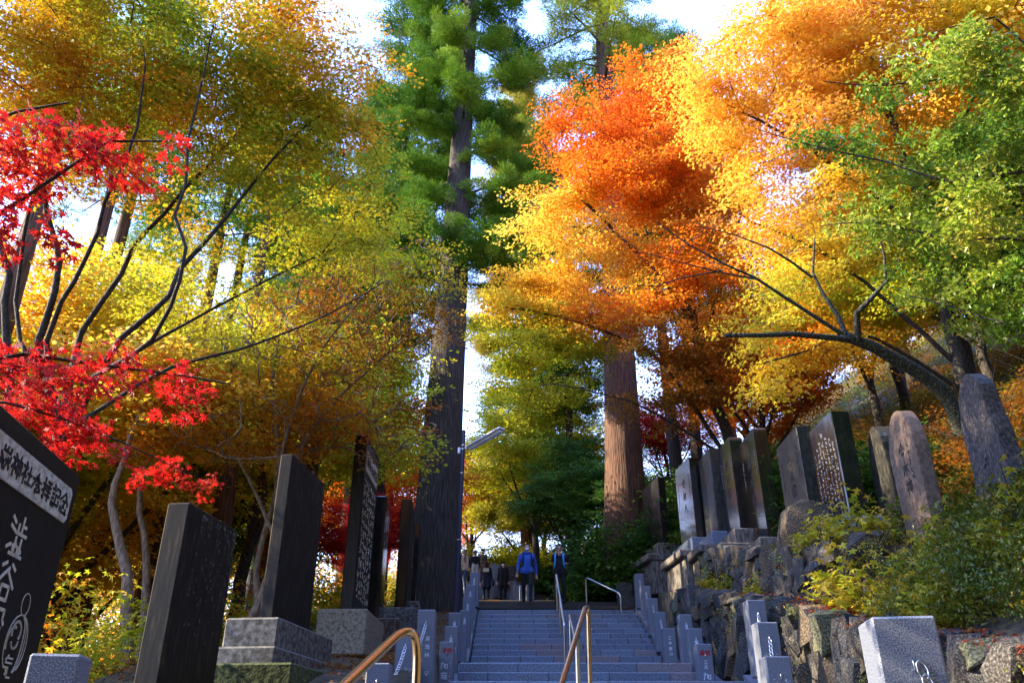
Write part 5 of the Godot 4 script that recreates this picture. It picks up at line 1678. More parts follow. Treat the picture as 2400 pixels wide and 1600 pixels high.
func build_cedars() -> void:
	var o := thing("cedar_tree", "great cedar with a fluted grey-brown trunk and dense green tufts, beside the lamp pole", "tree", on_land(-2.5, 26.5))
	cedar(o, 42.0, 0.80, Vector2(1.3, 0.0), {"leaf": leaf.tuft, "pal": CEDAR, "from": 0.285, "branches": 125, "reach": 3.9, "tufts": 44, "size": 1.0, "bare_side": Vector2(0.55, 0.83), "sides": 30, "flare": 0.75})
	o = thing("cedar_tree", "great cedar with a reddish sunlit trunk rising behind the orange maple", "tree", on_land(3.95, 28.2) + Vector3(0, 1.2, 0))
	cedar(o, 44.0, 0.74, Vector2(0.9, 0.0), {"leaf": leaf.tuft_far, "pal": [[0.10, 0.20, 0.018], [0.22, 0.32, 0.024], [0.36, 0.42, 0.03], [0.50, 0.48, 0.045]], "from": 0.38, "branches": 100, "reach": 4.2, "tufts": 24, "size": 0.8, "bark": M.cedar_red, "sides": 28, "flare": 0.9})
	# farther ones
	o = thing("cedar_tree", "tall golden-green cedar standing far behind between the two great cedars", "tree", on_land(0.9, 46.0))
	cedar(o, 40.0, 0.5, Vector2(-0.3, 0.0), {"leaf": leaf.tuft_far, "pal": CEDAR_GOLD, "from": 0.09, "branches": 140, "reach": 4.4, "tufts": 42, "size": 1.0, "bark": M.cedar_red})
	var proto := thing("forest_cedar", "slender dark cedar with a bare lower trunk, close behind the great grey cedar", "tree", on_land(-5.2, 30.0), 0.0, "background cedars")
	cedar(proto, 32.0, 0.36, Vector2(0.4, 0.2), {"leaf": leaf.tuft_far, "pal": [[0.03, 0.09, 0.014], [0.07, 0.16, 0.02], [0.16, 0.24, 0.03]], "from": 0.34, "branches": 70, "reach": 3.3, "tufts": 22, "size": 0.95, "sides": 14})
	var slim := thing("slim_cedar", "reddish-lit slender cedar trunk rising between the two mossy steles", "tree", on_land(-8.3, 19.0), 0.0, "slender cedars on the falling slope")
	cedar(slim, 19.0, 0.32, Vector2(0.5, 0.2), {"leaf": leaf.tuft_far, "pal": CEDAR, "from": 0.62, "branches": 26, "reach": 1.6, "tufts": 9, "size": 0.7, "sides": 14, "bark": M.cedar_red})
	for f in [[-10.6, 21.0, 2.3, 0.9, "slender cedar trunk second in from the mossy steles"], [-14.0, 27.0, 3.2, 1.05, "slender cedar far behind the olive maple, on the falling slope"], [-13.5, 16.5, 5.0, 0.8, "slender cedar behind the stele with the banner"], [-7.2, 24.5, 0.8, 0.75, "slender cedar behind the two-tier mossy plinth"], [-5.9, 22.5, 4.4, 0.8, "slender cedar seen left of the tallest stele"], [-9.2, 15.4, 2.9, 1.0, "slender cedar close behind the forked limbs of the olive maple"], [-10.2, 17.4, 0.3, 1.1, "slender cedar between the mossy stele and the olive maple"], [-8.9, 12.8, 4.9, 1.0, "slender cedar nearest behind the scarlet leaves"], [-6.3, 18.0, 3.6, 0.9, "thick reddish cedar trunk just left of the two-tier plinth's stele"], [-8.1, 20.5, 2.0, 0.95, "reddish cedar trunk above the plain mossy stele"], [-5.3, 21.0, 5.1, 0.7, "slender cedar trunk just left of the tallest stele"], [-17.0, 22.0, 1.2, 0.9, "slender cedar down the falling slope near the picture's edge"]]:  # three of these cedars are added to throw striped shade on the steles
		copy_of(slim, on_land(f[0], f[1]), f[2], f[3], f[4])
	var far := [[-7.2, 36.0, 4.0, 0.95, "dark cedar behind the tallest stele, thick crown to the top"], [-10.5, 35.0, 2.6, 0.95, "green cedar filling the gap left of the great grey cedar's crown"], [-12.5, 40.0, 0.6, 0.9, "dark cedar behind the olive maple's crown"], [7.6, 36.0, 2.9, 1.0, "thin dark cedar trunk just right of the great reddish cedar"], [8.9, 38.0, 0.2, 0.95, "second thin dark cedar trunk right of the great reddish cedar"], [2.9, 40.0, 5.5, 0.8, "thin dark cedar trunk left of the great reddish cedar"], [12.5, 44.0, 3.7, 1.1, "cedar high on the slope behind the gold maple"], [19.0, 36.0, 4.6, 1.1, "cedar on the slope behind the green broadleaf tree"],
		[9.0, 60.0, 2.2, 1.15, "distant cedar on the ridge beyond the reddish cedar"], [-10.0, 54.0, 0.9, 1.1, "distant cedar on the ridge beyond the grey cedar"]]
	for f in far:
		copy_of(proto, on_land(f[0], f[1]), f[2], f[3], f[4])


func build_right_maples() -> void:
	# orange and yellow maple over the steps
	var base := on_land(6.9, 23.0)
	var o := thing("maple_tree", "large maple turning from red-orange at the top to yellow-green below, over the upper steps", "tree", base)
	var limbs := [limb([base, base + Vector3(-0.2, 1.6, 0.2), spot(1640, 820, 22.6), spot(1610, 640, 22.2), spot(1590, 460, 21.8), spot(1560, 280, 21.5)], 0.2, 0.05), limb([base + Vector3(-0.2, 1.6, 0.2), spot(1560, 860, 22.4), spot(1450, 790, 22.2), spot(1300, 740, 22.2), spot(1180, 720, 22.2)], 0.08, 0.02), limb([spot(1630, 760, 22.5), spot(1540, 640, 21.6), spot(1440, 540, 21.2), spot(1330, 430, 21.0), spot(1270, 330, 21.0)], 0.09, 0.02), limb([spot(1640, 820, 22.6), spot(1700, 640, 21.6), spot(1740, 480, 21.0), spot(1760, 330, 20.6)], 0.09, 0.02), limb([base + Vector3(-0.2, 2.2, 0.2), spot(1520, 960, 22.0), spot(1400, 920, 21.8), spot(1300, 900, 21.8)], 0.05, 0.015)]
	var blobs := [blob(spot(1420, 320, 21.0), Vector3(2.0, 1.3, 2.0), FLAME, 1.2), blob(spot(1560, 230, 21.0), Vector3(1.7, 1.3, 1.8), FLAME, 1.1), blob(spot(1620, 400, 20.6), Vector3(2.4, 1.8, 2.0), ORANGE, 1.1), blob(spot(1400, 440, 21.4), Vector3(1.8, 0.9, 1.8), ORANGE, 1.0), blob(spot(1300, 520, 21.8), Vector3(1.7, 1.0, 1.8), GOLD, 1.0), blob(spot(1440, 600, 22.4), Vector3(2.0, 1.1, 1.4), GOLD, 0.9), blob(spot(1250, 680, 22.4), Vector3(1.6, 0.9, 1.7), YELLOW, 1.0),
		blob(spot(1230, 800, 22.8), Vector3(1.5, 0.8, 1.5), LIME, 1.0), blob(spot(1360, 760, 22.6), Vector3(1.6, 0.7, 1.4), AMBER, 0.7), blob(spot(1640, 640, 21.0), Vector3(2.0, 1.3, 1.7), ORANGE, 0.9), blob(spot(1620, 820, 21.4), Vector3(2.0, 1.1, 1.5), RUST, 1.0), blob(spot(1560, 930, 21.8), Vector3(1.7, 0.7, 1.3), RUST, 0.9), blob(spot(1240, 920, 23.0), Vector3(1.3, 0.6, 1.3), LIME, 0.8), blob(spot(1460, 700, 21.4), Vector3(1.4, 0.7, 1.0), ORANGE, 0.9), blob(spot(1700, 520, 20.6), Vector3(1.6, 1.3, 1.4), GOLD, 0.9), blob(spot(1500, 440, 20.8), Vector3(1.6, 1.0, 1.4), ORANGE, 1.0), blob(spot(1330, 620, 22.0), Vector3(1.4, 0.8, 1.2), GOLD, 0.9), blob(spot(1750, 700, 20.6), Vector3(1.5, 0.9, 1.2), AMBER, 0.7), blob(spot(1195, 720, 22.5), Vector3(1.1, 0.9, 1.2), YELLOW, 1.0), blob(spot(1175, 850, 23.0), Vector3(0.9, 0.8, 1.2), LIME, 1.0), blob(spot(1310, 830, 22.6), Vector3(1.2, 0.6, 1.2), LIME, 1.0), blob(spot(1350, 700, 22.2), Vector3(1.1, 0.6, 1.0), GOLD, 1.0), blob(spot(1460, 790, 22.0), Vector3(1.2, 0.6, 1.0), AMBER, 1.0)]
	grow(o, limbs, blobs, {"leaf": leaf.far, "targets": 470, "sprays": 12, "spread": 0.7, "layer": 0.9, "flat": 0.09, "vary": 0.6, "twig": 2.3, "bare": 0.45, "lift": 0.1, "smin": 0.55, "smax": 1.0, "droop": 0.15})
	# golden maple high on the right
	base = on_land(9.4, 15.5)
	o = thing("maple_tree", "bright golden-yellow maple filling the top corner above the green broadleaf tree", "tree", base)
	limbs = [limb([base, base + Vector3(-0.1, 2.0, 0.1), spot(2180, 560, 15.0), spot(2120, 380, 14.8), spot(2060, 200, 14.6), spot(2000, 40, 14.4)], 0.17, 0.05), limb([spot(2170, 540, 15.0), spot(2000, 420, 14.8), spot(1850, 320, 14.8), spot(1700, 240, 15.2)], 0.07, 0.02), limb([spot(2150, 480, 15.0), spot(2250, 300, 14.4), spot(2330, 120, 14.0)], 0.07, 0.02), limb([base + Vector3(-0.1, 2.0, 0.1), spot(2000, 640, 15.0), spot(1860, 560, 15.0), spot(1760, 520, 15.0)], 0.06, 0.02), limb([base + Vector3(-0.1, 1.4, 0.1), spot(2020, 780, 15.0), spot(1900, 820, 15.0), spot(1790, 850, 15.0)], 0.05, 0.015)]
	blobs = [blob(spot(1750, 170, 15.0), Vector3(1.9, 1.5, 1.7), GOLD, 1.1), blob(spot(1930, 90, 14.6), Vector3(2.1, 1.6, 1.7), GOLD, 1.15), blob(spot(2140, 90, 14.0), Vector3(2.0, 1.6, 1.6), YELLOW, 1.1), blob(spot(2330, 60, 13.6), Vector3(1.6, 1.4, 1.5), YELLOW, 1.0), blob(spot(1880, 300, 14.8), Vector3(1.6, 0.9, 1.5), GOLD, 0.9), blob(spot(2050, 260, 14.6), Vector3(1.4, 0.8, 1.4), YELLOW, 0.8), blob(spot(1830, 500, 15.2), Vector3(1.3, 0.8, 1.2), GOLD, 0.9), blob(spot(1900, 620, 15.2), Vector3(1.2, 0.7, 1.1), YELLOW, 0.9), blob(spot(1850, 760, 15.2), Vector3(1.2, 0.6, 1.1), YELLOW, 0.9), blob(spot(1800, 890, 15.4), Vector3(0.9, 0.5, 0.9), YELLOW, 1.1), blob(spot(1980, 820, 15.0), Vector3(1.0, 0.5, 0.9), AMBER, 0.8), blob(spot(1700, 300, 15.4), Vector3(1.2, 0.8, 1.1), GOLD, 0.9), blob(spot(1780, 390, 15.2), Vector3(1.3, 0.7, 1.1), GOLD, 0.8), blob(spot(2000, 420, 14.8), Vector3(1.3, 0.8, 1.2), YELLOW, 0.8), blob(spot(2200, 300, 14.2), Vector3(1.3, 0.9, 1.2), YELLOW, 0.8), blob(spot(2100, 560, 15.0), Vector3(1.4, 0.8, 1.2), LIME, 0.7), blob(spot(2300, 500, 14.4), Vector3(1.3, 1.0, 1.2), LIME, 0.7)]
	grow(o, limbs, blobs, {"leaf": leaf.mid_b, "targets": 400, "sprays": 19, "spread": 0.55, "layer": 0.7, "flat": 0.09, "vary": 0.65, "twig": 1.9, "bare": 0.45, "freq": 0.5, "smin": 0.75, "smax": 1.2})
	# green broadleaf tree reaching in from the right
	base = on_land(7.9, 8.6)
	o = thing("broadleaf_tree", "evergreen broadleaf tree with glossy pointed leaves reaching in at the right-hand edge", "tree", base)
	limbs = [limb([base, base + Vector3(0.0, 1.5, 0), base + Vector3(-0.1, 3.2, 0.2), base + Vector3(-0.3, 5.2, 0.2)], 0.13, 0.06), limb([base + Vector3(-0.1, 3.4, 0.2), spot(2400, 220, 8.3), spot(2280, 170, 8.2), spot(2180, 190, 8.2), spot(2060, 200, 8.3), spot(1930, 190, 8.4)], 0.03, 0.007), limb([base + Vector3(-0.1, 2.8, 0.2), spot(2420, 400, 8.4), spot(2250, 430, 8.6), spot(2080, 380, 8.8), spot(1900, 340, 9.0), spot(1770, 300, 9.2)], 0.03, 0.006), limb([base + Vector3(0, 2.0, 0.1), spot(2390, 560, 8.6), spot(2220, 560, 8.9), spot(2050, 520, 9.3), spot(1920, 530, 9.6)], 0.03, 0.006), limb([base + Vector3(0, 1.5, 0), spot(2380, 760, 8.8), spot(2240, 720, 9.2), spot(2120, 690, 9.6)], 0.025, 0.006), limb([base + Vector3(-0.3, 5.0, 0.2), spot(2330, 40, 8.0), spot(2240, 60, 8.0), spot(2150, 90, 8.1)], 0.025, 0.006)]
	blobs = [blob(spot(2260, 130, 8.1), Vector3(0.75, 0.45, 0.6), BROADLEAF), blob(spot(2370, 260, 8.2), Vector3(0.55, 0.6, 0.6), BROADLEAF), blob(spot(2080, 190, 8.3), Vector3(0.6, 0.2, 0.5), BROADLEAF, 0.8), blob(spot(2160, 360, 8.8), Vector3(0.9, 0.4, 0.7), BROADLEAF, 0.8), blob(spot(1930, 330, 9.1), Vector3(0.7, 0.22, 0.5), BROADLEAF, 0.9), blob(spot(2300, 500, 8.7), Vector3(0.8, 0.55, 0.7), BROADLEAF), blob(spot(2080, 520, 9.4), Vector3(0.8, 0.35, 0.6), BROADLEAF, 0.9), blob(spot(1960, 510, 9.7), Vector3(0.4, 0.2, 0.4), BROADLEAF, 1.0), blob(spot(2330, 700, 9.0), Vector3(0.7, 0.6, 0.7), BROADLEAF), blob(spot(2150, 660, 9.8), Vector3(0.7, 0.35, 0.6), BROADLEAF, 0.9)]
	grow(o, limbs, blobs, {"leaf": leaf.oval, "mat": M.gloss_leaf, "targets": 300, "sprays": 9, "spread": 0.16, "layer": 0.22, "flat": 0.3, "twig": 0.6, "freq": 1.0, "lift": 0.2, "droop": 0.1, "smin": 0.7, "smax": 1.15})
	# bare mossy leaning tree
	base = spot(2240, 945, 11.6)
	base.y -= 0.5
	o = thing("leaning_tree", "bare dark mossy tree leaning out over the steles, with forking lichened branches", "tree", base)
	limbs = [limb([base, spot(2215, 925, 11.5), spot(2150, 870, 11.3), spot(2090, 835, 11.2), spot(2040, 810, 11.1), spot(1985, 790, 11.0)], 0.125, 0.075), limb([spot(2000, 796, 11.0), spot(1940, 790, 10.9), spot(1860, 782, 10.8), spot(1780, 785, 10.7), spot(1700, 786, 10.6)], 0.052, 0.03), limb([spot(2012, 798, 11.0), spot(2008, 735, 10.8), spot(2040, 700, 10.7), spot(2075, 660, 10.6), spot(2072, 600, 10.5), spot(2060, 550, 10.4)], 0.055, 0.012), limb([spot(2075, 665, 10.6), spot(2105, 625, 10.5), spot(2112, 590, 10.4)], 0.024, 0.008), limb([spot(1985, 790, 11.0), spot(1965, 740, 11.0), spot(1930, 690, 11.0), spot(1905, 640, 11.0), spot(1910, 560, 11.0)], 0.045, 0.014),
		limb([spot(1970, 780, 11.0), spot(1900, 735, 10.9), spot(1830, 690, 10.8), spot(1770, 650, 10.7), spot(1700, 620, 10.6), spot(1610, 570, 10.5), spot(1540, 520, 10.4)], 0.034, 0.008), limb([spot(1905, 650, 11.0), spot(1850, 610, 10.9), spot(1800, 580, 10.8), spot(1720, 550, 10.7), spot(1640, 530, 10.6)], 0.024, 0.006), limb([spot(1780, 655, 10.7), spot(1700, 640, 10.6), spot(1600, 615, 10.5), spot(1500, 590, 10.4)], 0.018, 0.005), limb([spot(1690, 635, 10.6), spot(1600, 650, 10.5), spot(1540, 670, 10.4), spot(1480, 668, 10.3)], 0.013, 0.005)]
	blobs = [blob(spot(1640, 570, 10.6), Vector3(0.8, 0.35, 0.5), AMBER, 1.0), blob(spot(1830, 560, 10.9), Vector3(0.5, 0.35, 0.4), AMBER, 0.9), blob(spot(2070, 570, 10.5), Vector3(0.3, 0.3, 0.3), AMBER, 0.6)]
	grow(o, limbs, blobs, {"leaf": leaf.mid, "targets": 46, "sprays": 1, "spread": 0.1, "bark": M.mossy_bark, "twig_bark": M.pale_bark, "twig": 0.8, "smin": 0.5, "smax": 0.8})


func build_background() -> void:
	# prototypes, then a copy of its own for every tree
	var kinds := {"yellow": [YELLOW, "yellow"], "gold": [GOLD, "golden"], "orange": [ORANGE, "orange"], "red": [SCARLET, "red"], "lime": [LIME, "yellow-green"], "green": [GREEN, "dark green"]}
	var first := {}
	var spots := [["yellow", -8.6, 15.5, 1.2, "with a crown lit through behind the big olive maple's limbs"], ["yellow", -11.0, 20.0, 1.35, "down the falling slope behind the huge black stele"], ["lime", -6.4, 20.0, 1.15, "between the mossy steles and the slender cedars"], ["lime", -10.6, 14.0, 1.0, "low behind the near scarlet leaves"], ["gold", -15.0, 18.5, 1.25, "farther down the falling slope at the edge"], ["lime", -13.0, 26.0, 1.2, "behind the slender reddish cedar trunks"], ["lime", -7.0, 27.0, 1.35, "behind the two-tier mossy plinth"], ["orange", -5.6, 37.0, 1.15, "glowing behind the slim stele by the grey cedar"], ["red", -6.4, 25.5, 0.52, "small, seen between the mossy stele and the tallest one"], ["red", -4.9, 29.0, 0.5, "small, seen between the slim steles"], ["green", -9.4, 24.0, 0.9, "shaded, behind the slender cedars"], ["green", -12.2, 15.5, 0.8, "shaded, low behind the stele with the banner"], ["gold", -18.0, 25.0, 1.25, "far down the falling slope"], ["orange", -21.0, 33.0, 1.3, "farthest down the falling slope"], 
		["lime", 1.2, 41.5, 1.3, "filling the gap between the two great cedars"], ["orange", -2.6, 50.0, 1.15, "pinkish in the distance beside the lamp pole"], ["lime", 0.6, 47.0, 0.9, "in the gap over the far steps"], ["yellow", 2.2, 54.0, 1.2, "far up the path"], ["green", 2.6, 36.0, 0.85, "overhanging the path behind the lamp head"], ["green", 4.6, 33.5, 0.7, "shaded at the reddish cedar's foot"], ["lime", 3.4, 43.0, 1.0, "behind the thin trunk left of the reddish cedar"], ["red", 8.2, 42.0, 0.9, "showing red behind the thin trunks right of the reddish cedar"], ["orange", 10.0, 33.0, 1.1, "on the slope above the farthest steles"], ["orange", 8.8, 27.0, 1.0, "on the slope behind the large maple"], ["yellow", 11.5, 24.0, 1.0, "on the slope behind the polished steles"], ["lime", 11.6, 18.0, 0.95, "on the slope under the golden maple"], ["green", 10.6, 13.5, 0.8, "on the slope behind the leaning bare tree"], ["gold", 14.5, 28.0, 1.3, "high on the slope behind the golden maple"], ["yellow", 16.0, 19.0, 1.2, "high on the slope beyond the broadleaf tree"], ["green", 13.0, 10.5, 1.0, "on the slope at the right-hand edge"], ["yellow", 12.5, 20.5, 1.2, "on the slope under the golden maple's far limbs"], ["gold", 13.5, 15.5, 1.3, "on the slope behind the broadleaf tree's tips"], ["gold", 18.0, 24.0, 1.4, "highest on the slope in the top corner"], ["green", -13.0, 33.0, 1.2, "low in the gap between the two mossy steles"], ["lime", -18.5, 29.0, 1.1, "low behind the mossy stele, far down the slope"], ["yellow", -24.0, 40.0, 1.5, "distant, low behind the crooked pale trunk"], ["orange", -9.0, 44.0, 1.3, "distant, between the tallest stele and the slim one"], ["gold", -17.0, 45.0, 1.5, "distant, behind the reddish-lit slender cedar"], ["lime", -27.0, 26.0, 1.4, "distant, beside the stele with the banner"], ["yellow", 17.5, 33.0, 1.4, "distant, high on the right slope under the gold one"], ["lime", 20.0, 17.0, 1.4, "highest beyond the broadleaf tree"], ["orange", 13.6, 38.0, 1.3, "high on the slope beyond the large maple"]]
	for s in spots:
		var at := on_land(s[1], s[2])
		var label := "%s background maple %s" % [kinds[s[0]][1], s[4]]
		if not first.has(s[0]):
			var o := thing("maple_tree", label, "tree", at, 0.0, "background maples")
			var g := at
			var k := func(x, y, z): return g + Vector3(x, y, z)
			var limbs := [limb([g, k.call(0.1, 1.5, 0), k.call(-0.1, 3.0, 0.1), k.call(0.2, 5.0, 0), k.call(0.1, 7.4, 0.1)], 0.16, 0.03), limb([k.call(0, 1.8, 0), k.call(0.9, 3.2, 0.5), k.call(2.0, 4.8, 0.9)], 0.07, 0.02), limb([k.call(0, 2.2, 0), k.call(-0.9, 3.6, -0.4), k.call(-2.0, 5.2, -0.7)], 0.07, 0.02), limb([k.call(0, 2.8, 0), k.call(0.3, 4.4, -1.1), k.call(0.4, 6.0, -2.0)], 0.06, 0.02), limb([k.call(0, 2.6, 0), k.call(-0.3, 4.0, 1.1), k.call(-0.5, 5.6, 2.0)], 0.06, 0.02)]
			var pal: Array = kinds[s[0]][0]
			var blobs := [blob(k.call(0, 6.6, 0), Vector3(2.2, 1.7, 2.2), pal), blob(k.call(1.9, 5.0, 0.7), Vector3(1.6, 1.3, 1.6), pal), blob(k.call(-1.9, 5.2, -0.5), Vector3(1.7, 1.3, 1.7), pal), blob(k.call(0.3, 5.6, -2.0), Vector3(1.6, 1.2, 1.5), pal), blob(k.call(-0.4, 4.9, 2.0), Vector3(1.6, 1.2, 1.5), pal), blob(k.call(0.9, 3.4, -0.3), Vector3(1.6, 0.8, 1.6), pal, 0.6)]
			grow(o, limbs, blobs, {"leaf": leaf.far, "targets": 150, "sprays": 13, "spread": 0.75, "layer": 0.8, "flat": 0.13, "twig": 1.4, "smin": 0.6, "smax": 1.15, "freq": 0.6})
			o.rotation.y = rnd(0, TAU)
			o.scale = Vector3.ONE * s[3]
			first[s[0]] = o
		else:
			copy_of(first[s[0]], at, rnd(0, TAU), s[3], label)
	# crooked pale stems in the left gap
	var stems := [[300, 1560, 290, 1300, 262, 1180, 13.0, 0.11, "crooked pale trunk between the huge stele and the mossy one"], [700, 1560, 690, 1250, 700, 1080, 17.0, 0.10, "slim pale trunk beside the mossy stele's edge"], [620, 1500, 600, 1330, 640, 1180, 15.0, 0.07, "twin pale stem in front of the slim trunk"], [340, 1500, 345, 1350, 330, 1150, 14.0, 0.08, "straight pale stem next to the crooked one"]]
	for s in stems:
		var a := spot(s[0], s[1], s[6])
		a.y = land(a.x, s[6]) - 0.1
		var o := thing("slim_tree", s[8], "tree", a)
		var tip := spot(s[4], s[5], s[6])
		grow(o, [limb([a, spot(s[2], s[3], s[6]), tip, tip + Vector3(0.2, 1.8, 0.1)], s[7], 0.03)], [blob(tip + Vector3(0.1, 1.8, 0), Vector3(1.3, 1.2, 1.0), AMBER)], {"leaf": leaf.mid_b, "targets": 40, "sprays": 7, "spread": 0.3, "bark": M.pale_bark})


func build_shrubs() -> void:
	var a := thing("shrub", "dense small-leaved green shrub below the rounded pinkish stele", "shrub", on_land(5.5, 9.6), 0.0, "shrubs on the slope")
	bush(a, Vector3(0.95, 0.7, 0.9), 230, leaf.oval_small, M.gloss_leaf, SHRUB)
	var b := thing("shrub", "shrub of lobed yellow-green leaves hanging in front of the bluish stele", "shrub", on_land(5.1, 12.2), 0.0, "shrubs on the slope")
	bush(b, Vector3(0.6, 0.65, 0.6), 62, leaf.lobed, M.leaf, LIME, 10, 0.8, 1.25)
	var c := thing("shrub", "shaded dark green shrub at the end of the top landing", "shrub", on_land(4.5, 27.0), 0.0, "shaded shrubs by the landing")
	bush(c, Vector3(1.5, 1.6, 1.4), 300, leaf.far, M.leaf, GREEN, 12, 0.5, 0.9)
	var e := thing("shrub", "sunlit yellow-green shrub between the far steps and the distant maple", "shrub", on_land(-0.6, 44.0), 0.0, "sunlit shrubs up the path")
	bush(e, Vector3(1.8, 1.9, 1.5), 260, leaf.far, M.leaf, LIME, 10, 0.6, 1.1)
	var h := thing("shrub", "brown-leaved dry shrub under the leaning bare tree", "shrub", on_land(7.6, 12.4), 0.0, "dry shrubs on the slope")
	bush(h, Vector3(1.2, 1.3, 1.1), 150, leaf.mid, M.leaf, RUST, 26, 0.6, 1.0)
	var more := [
		[a, 5.3, 8.2, 1.0, 0.9, "small-leaved shrub just above the large near post"], [a, 5.9, 8.8, 2.0, 1.1, "small-leaved shrub spreading beyond the large near post"], [a, 6.6, 8.0, 3.1, 1.25, "small-leaved shrub at the edge under the big unhewn slab"], [a, 6.0, 10.6, 4.0, 1.0, "small-leaved shrub in front of the rounded pinkish stele's foot"], [a, 5.6, 7.0, 5.2, 1.05, "small-leaved shrub over the pale near rocks"], [a, 7.3, 9.4, 0.4, 1.3, "small-leaved shrub beside the big unhewn slab"], [a, 6.9, 7.0, 1.6, 1.2, "small-leaved shrub at the very edge above the near rocks"], [a, 5.3, 11.2, 2.6, 0.7, "small low shrub on the wall left of the pinkish stele"], [a, 4.95, 9.0, 0.9, 0.95, "small-leaved shrub hanging over the near wall's top"], [a, 5.0, 10.4, 1.9, 0.9, "small-leaved shrub where the upper wall ends"], [a, 5.15, 7.6, 2.7, 0.8, "small-leaved shrub just behind the large near post's top"], [a, 6.4, 9.6, 3.7, 1.1, "small-leaved shrub between the pinkish stele and the unhewn slab"], [a, 4.8, 10.0, 4.6, 0.7, "low small-leaved shrub on the ledge's near end"], [a, 6.2, 7.4, 5.6, 1.1, "small-leaved shrub over the sunlit rocks at the edge"], [a, 8.2, 8.0, 3.6, 1.5, "tall small-leaved shrub at the edge behind the unhewn slab"],
		[b, 4.75, 11.0, 1.1, 0.6, "little yellow-green plant on the leaf-covered ledge"], [b, 5.15, 13.6, 2.4, 0.9, "lobed-leaved plant hanging below the bluish stele"], [b, 4.7, 16.0, 3.3, 0.6, "little green plant on the ledge under the concrete footings"], [b, 4.7, 18.4, 0.7, 0.75, "green plant at the wall's top by the concrete footings"], [b, 4.75, 20.0, 4.1, 0.8, "green plant tumbling over the lower wall's far end"], [b, 4.5, 9.2, 5.0, 0.55, "ferny plant growing from the lower wall behind the large near post"], [b, 4.95, 11.7, 2.9, 1.45, "tall lobed-leaved plant before the small rough grey stele"], [b, 5.25, 10.4, 0.6, 1.2, "lobed-leaved plant below the pinkish stele, over the ledge"], [b, 4.85, 9.5, 3.8, 1.0, "lobed-leaved plant over the near end of the ledge"], [b, 5.9, 9.2, 1.7, 1.3, "lobed-leaved plant below the unhewn slab"], [b, 5.4, 15.8, 0.2, 0.7, "green plant in front of the polished stele's plinth"],
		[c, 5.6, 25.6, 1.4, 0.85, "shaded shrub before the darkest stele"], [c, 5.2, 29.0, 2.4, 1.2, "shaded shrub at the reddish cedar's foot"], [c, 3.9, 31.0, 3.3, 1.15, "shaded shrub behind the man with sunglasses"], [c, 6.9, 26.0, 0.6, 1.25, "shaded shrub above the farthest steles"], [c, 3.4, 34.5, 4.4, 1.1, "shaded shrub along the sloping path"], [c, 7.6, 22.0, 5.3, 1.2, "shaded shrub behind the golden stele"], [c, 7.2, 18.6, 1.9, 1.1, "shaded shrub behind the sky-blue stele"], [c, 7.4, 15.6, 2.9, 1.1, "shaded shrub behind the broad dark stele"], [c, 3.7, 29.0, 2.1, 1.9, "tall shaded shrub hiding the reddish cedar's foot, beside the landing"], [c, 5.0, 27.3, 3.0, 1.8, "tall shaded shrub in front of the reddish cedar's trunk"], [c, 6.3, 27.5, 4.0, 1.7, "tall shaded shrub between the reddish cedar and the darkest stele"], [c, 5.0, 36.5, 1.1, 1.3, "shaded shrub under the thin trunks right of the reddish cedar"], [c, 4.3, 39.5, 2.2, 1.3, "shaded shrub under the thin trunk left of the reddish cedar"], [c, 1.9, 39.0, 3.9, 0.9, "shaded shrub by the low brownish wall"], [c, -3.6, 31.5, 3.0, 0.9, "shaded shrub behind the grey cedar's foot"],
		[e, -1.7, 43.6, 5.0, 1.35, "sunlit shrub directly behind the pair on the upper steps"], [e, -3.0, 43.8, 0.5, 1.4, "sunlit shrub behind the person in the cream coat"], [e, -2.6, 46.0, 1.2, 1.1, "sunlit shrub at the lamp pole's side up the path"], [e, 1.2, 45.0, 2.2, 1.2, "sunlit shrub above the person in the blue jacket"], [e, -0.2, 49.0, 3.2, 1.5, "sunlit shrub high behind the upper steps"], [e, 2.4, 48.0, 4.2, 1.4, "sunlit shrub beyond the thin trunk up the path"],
		[h, 8.8, 11.0, 1.0, 1.1, "dry brown shrub beside the unhewn slab's top"], [h, 8.6, 14.0, 2.1, 1.15, "dry brown shrub above the bluish stele"], [h, 9.6, 12.6, 3.0, 1.3, "dry brown shrub higher up behind the leaning tree"], [h, 9.9, 9.6, 4.1, 1.3, "dry brown shrub at the edge under the broadleaf tree"], [h, 8.6, 17.0, 5.2, 1.2, "dry brown shrub above the broad dark stele"], [h, 9.0, 20.5, 0.9, 1.2, "dry brown shrub above the golden stele"]]
	for m in more: copy_of(m[0], on_land(m[1], m[2]), m[3], m[4], m[5])
	# low growth that covers the slopes
	var under := PackedFloat32Array()
	for i in 14000:
		var d := rnd(5.0, 70.0)
		var x := 6.2 + 28.0 * rnd(0, 1) ** 1.7
		var s := rnd(0.7, 1.5)
		push(under, (Basis(Vector3.UP, rnd(0, TAU)) * Basis(Vector3.RIGHT, rnd(-0.6, 0.6))).scaled(Vector3(s, s, s)), Vector3(x, land(x, d) + rnd(0.0, 0.75) * rnd(0.2, 1.0), -d), pick(SHRUB if patch.get_noise_2d(x * 5, d * 5) > 0.0 else RUST, rnd(0, 1)))
	for i in 5000:
		var d := rnd(8.0, 48.0)
		var x := -5.2 - 30.0 * rnd(0, 1) ** 1.6
		var s := rnd(0.7, 1.6)
		push(under, (Basis(Vector3.UP, rnd(0, TAU)) * Basis(Vector3.RIGHT, rnd(-0.6, 0.6))).scaled(Vector3(s, s, s)), Vector3(x, land(x, d) + rnd(0.0, 1.6) * rnd(0.2, 1.0), -d), pick(LIME if patch.get_noise_2d(x * 5, d * 5) > 0.0 else AMBER, rnd(0, 1)))
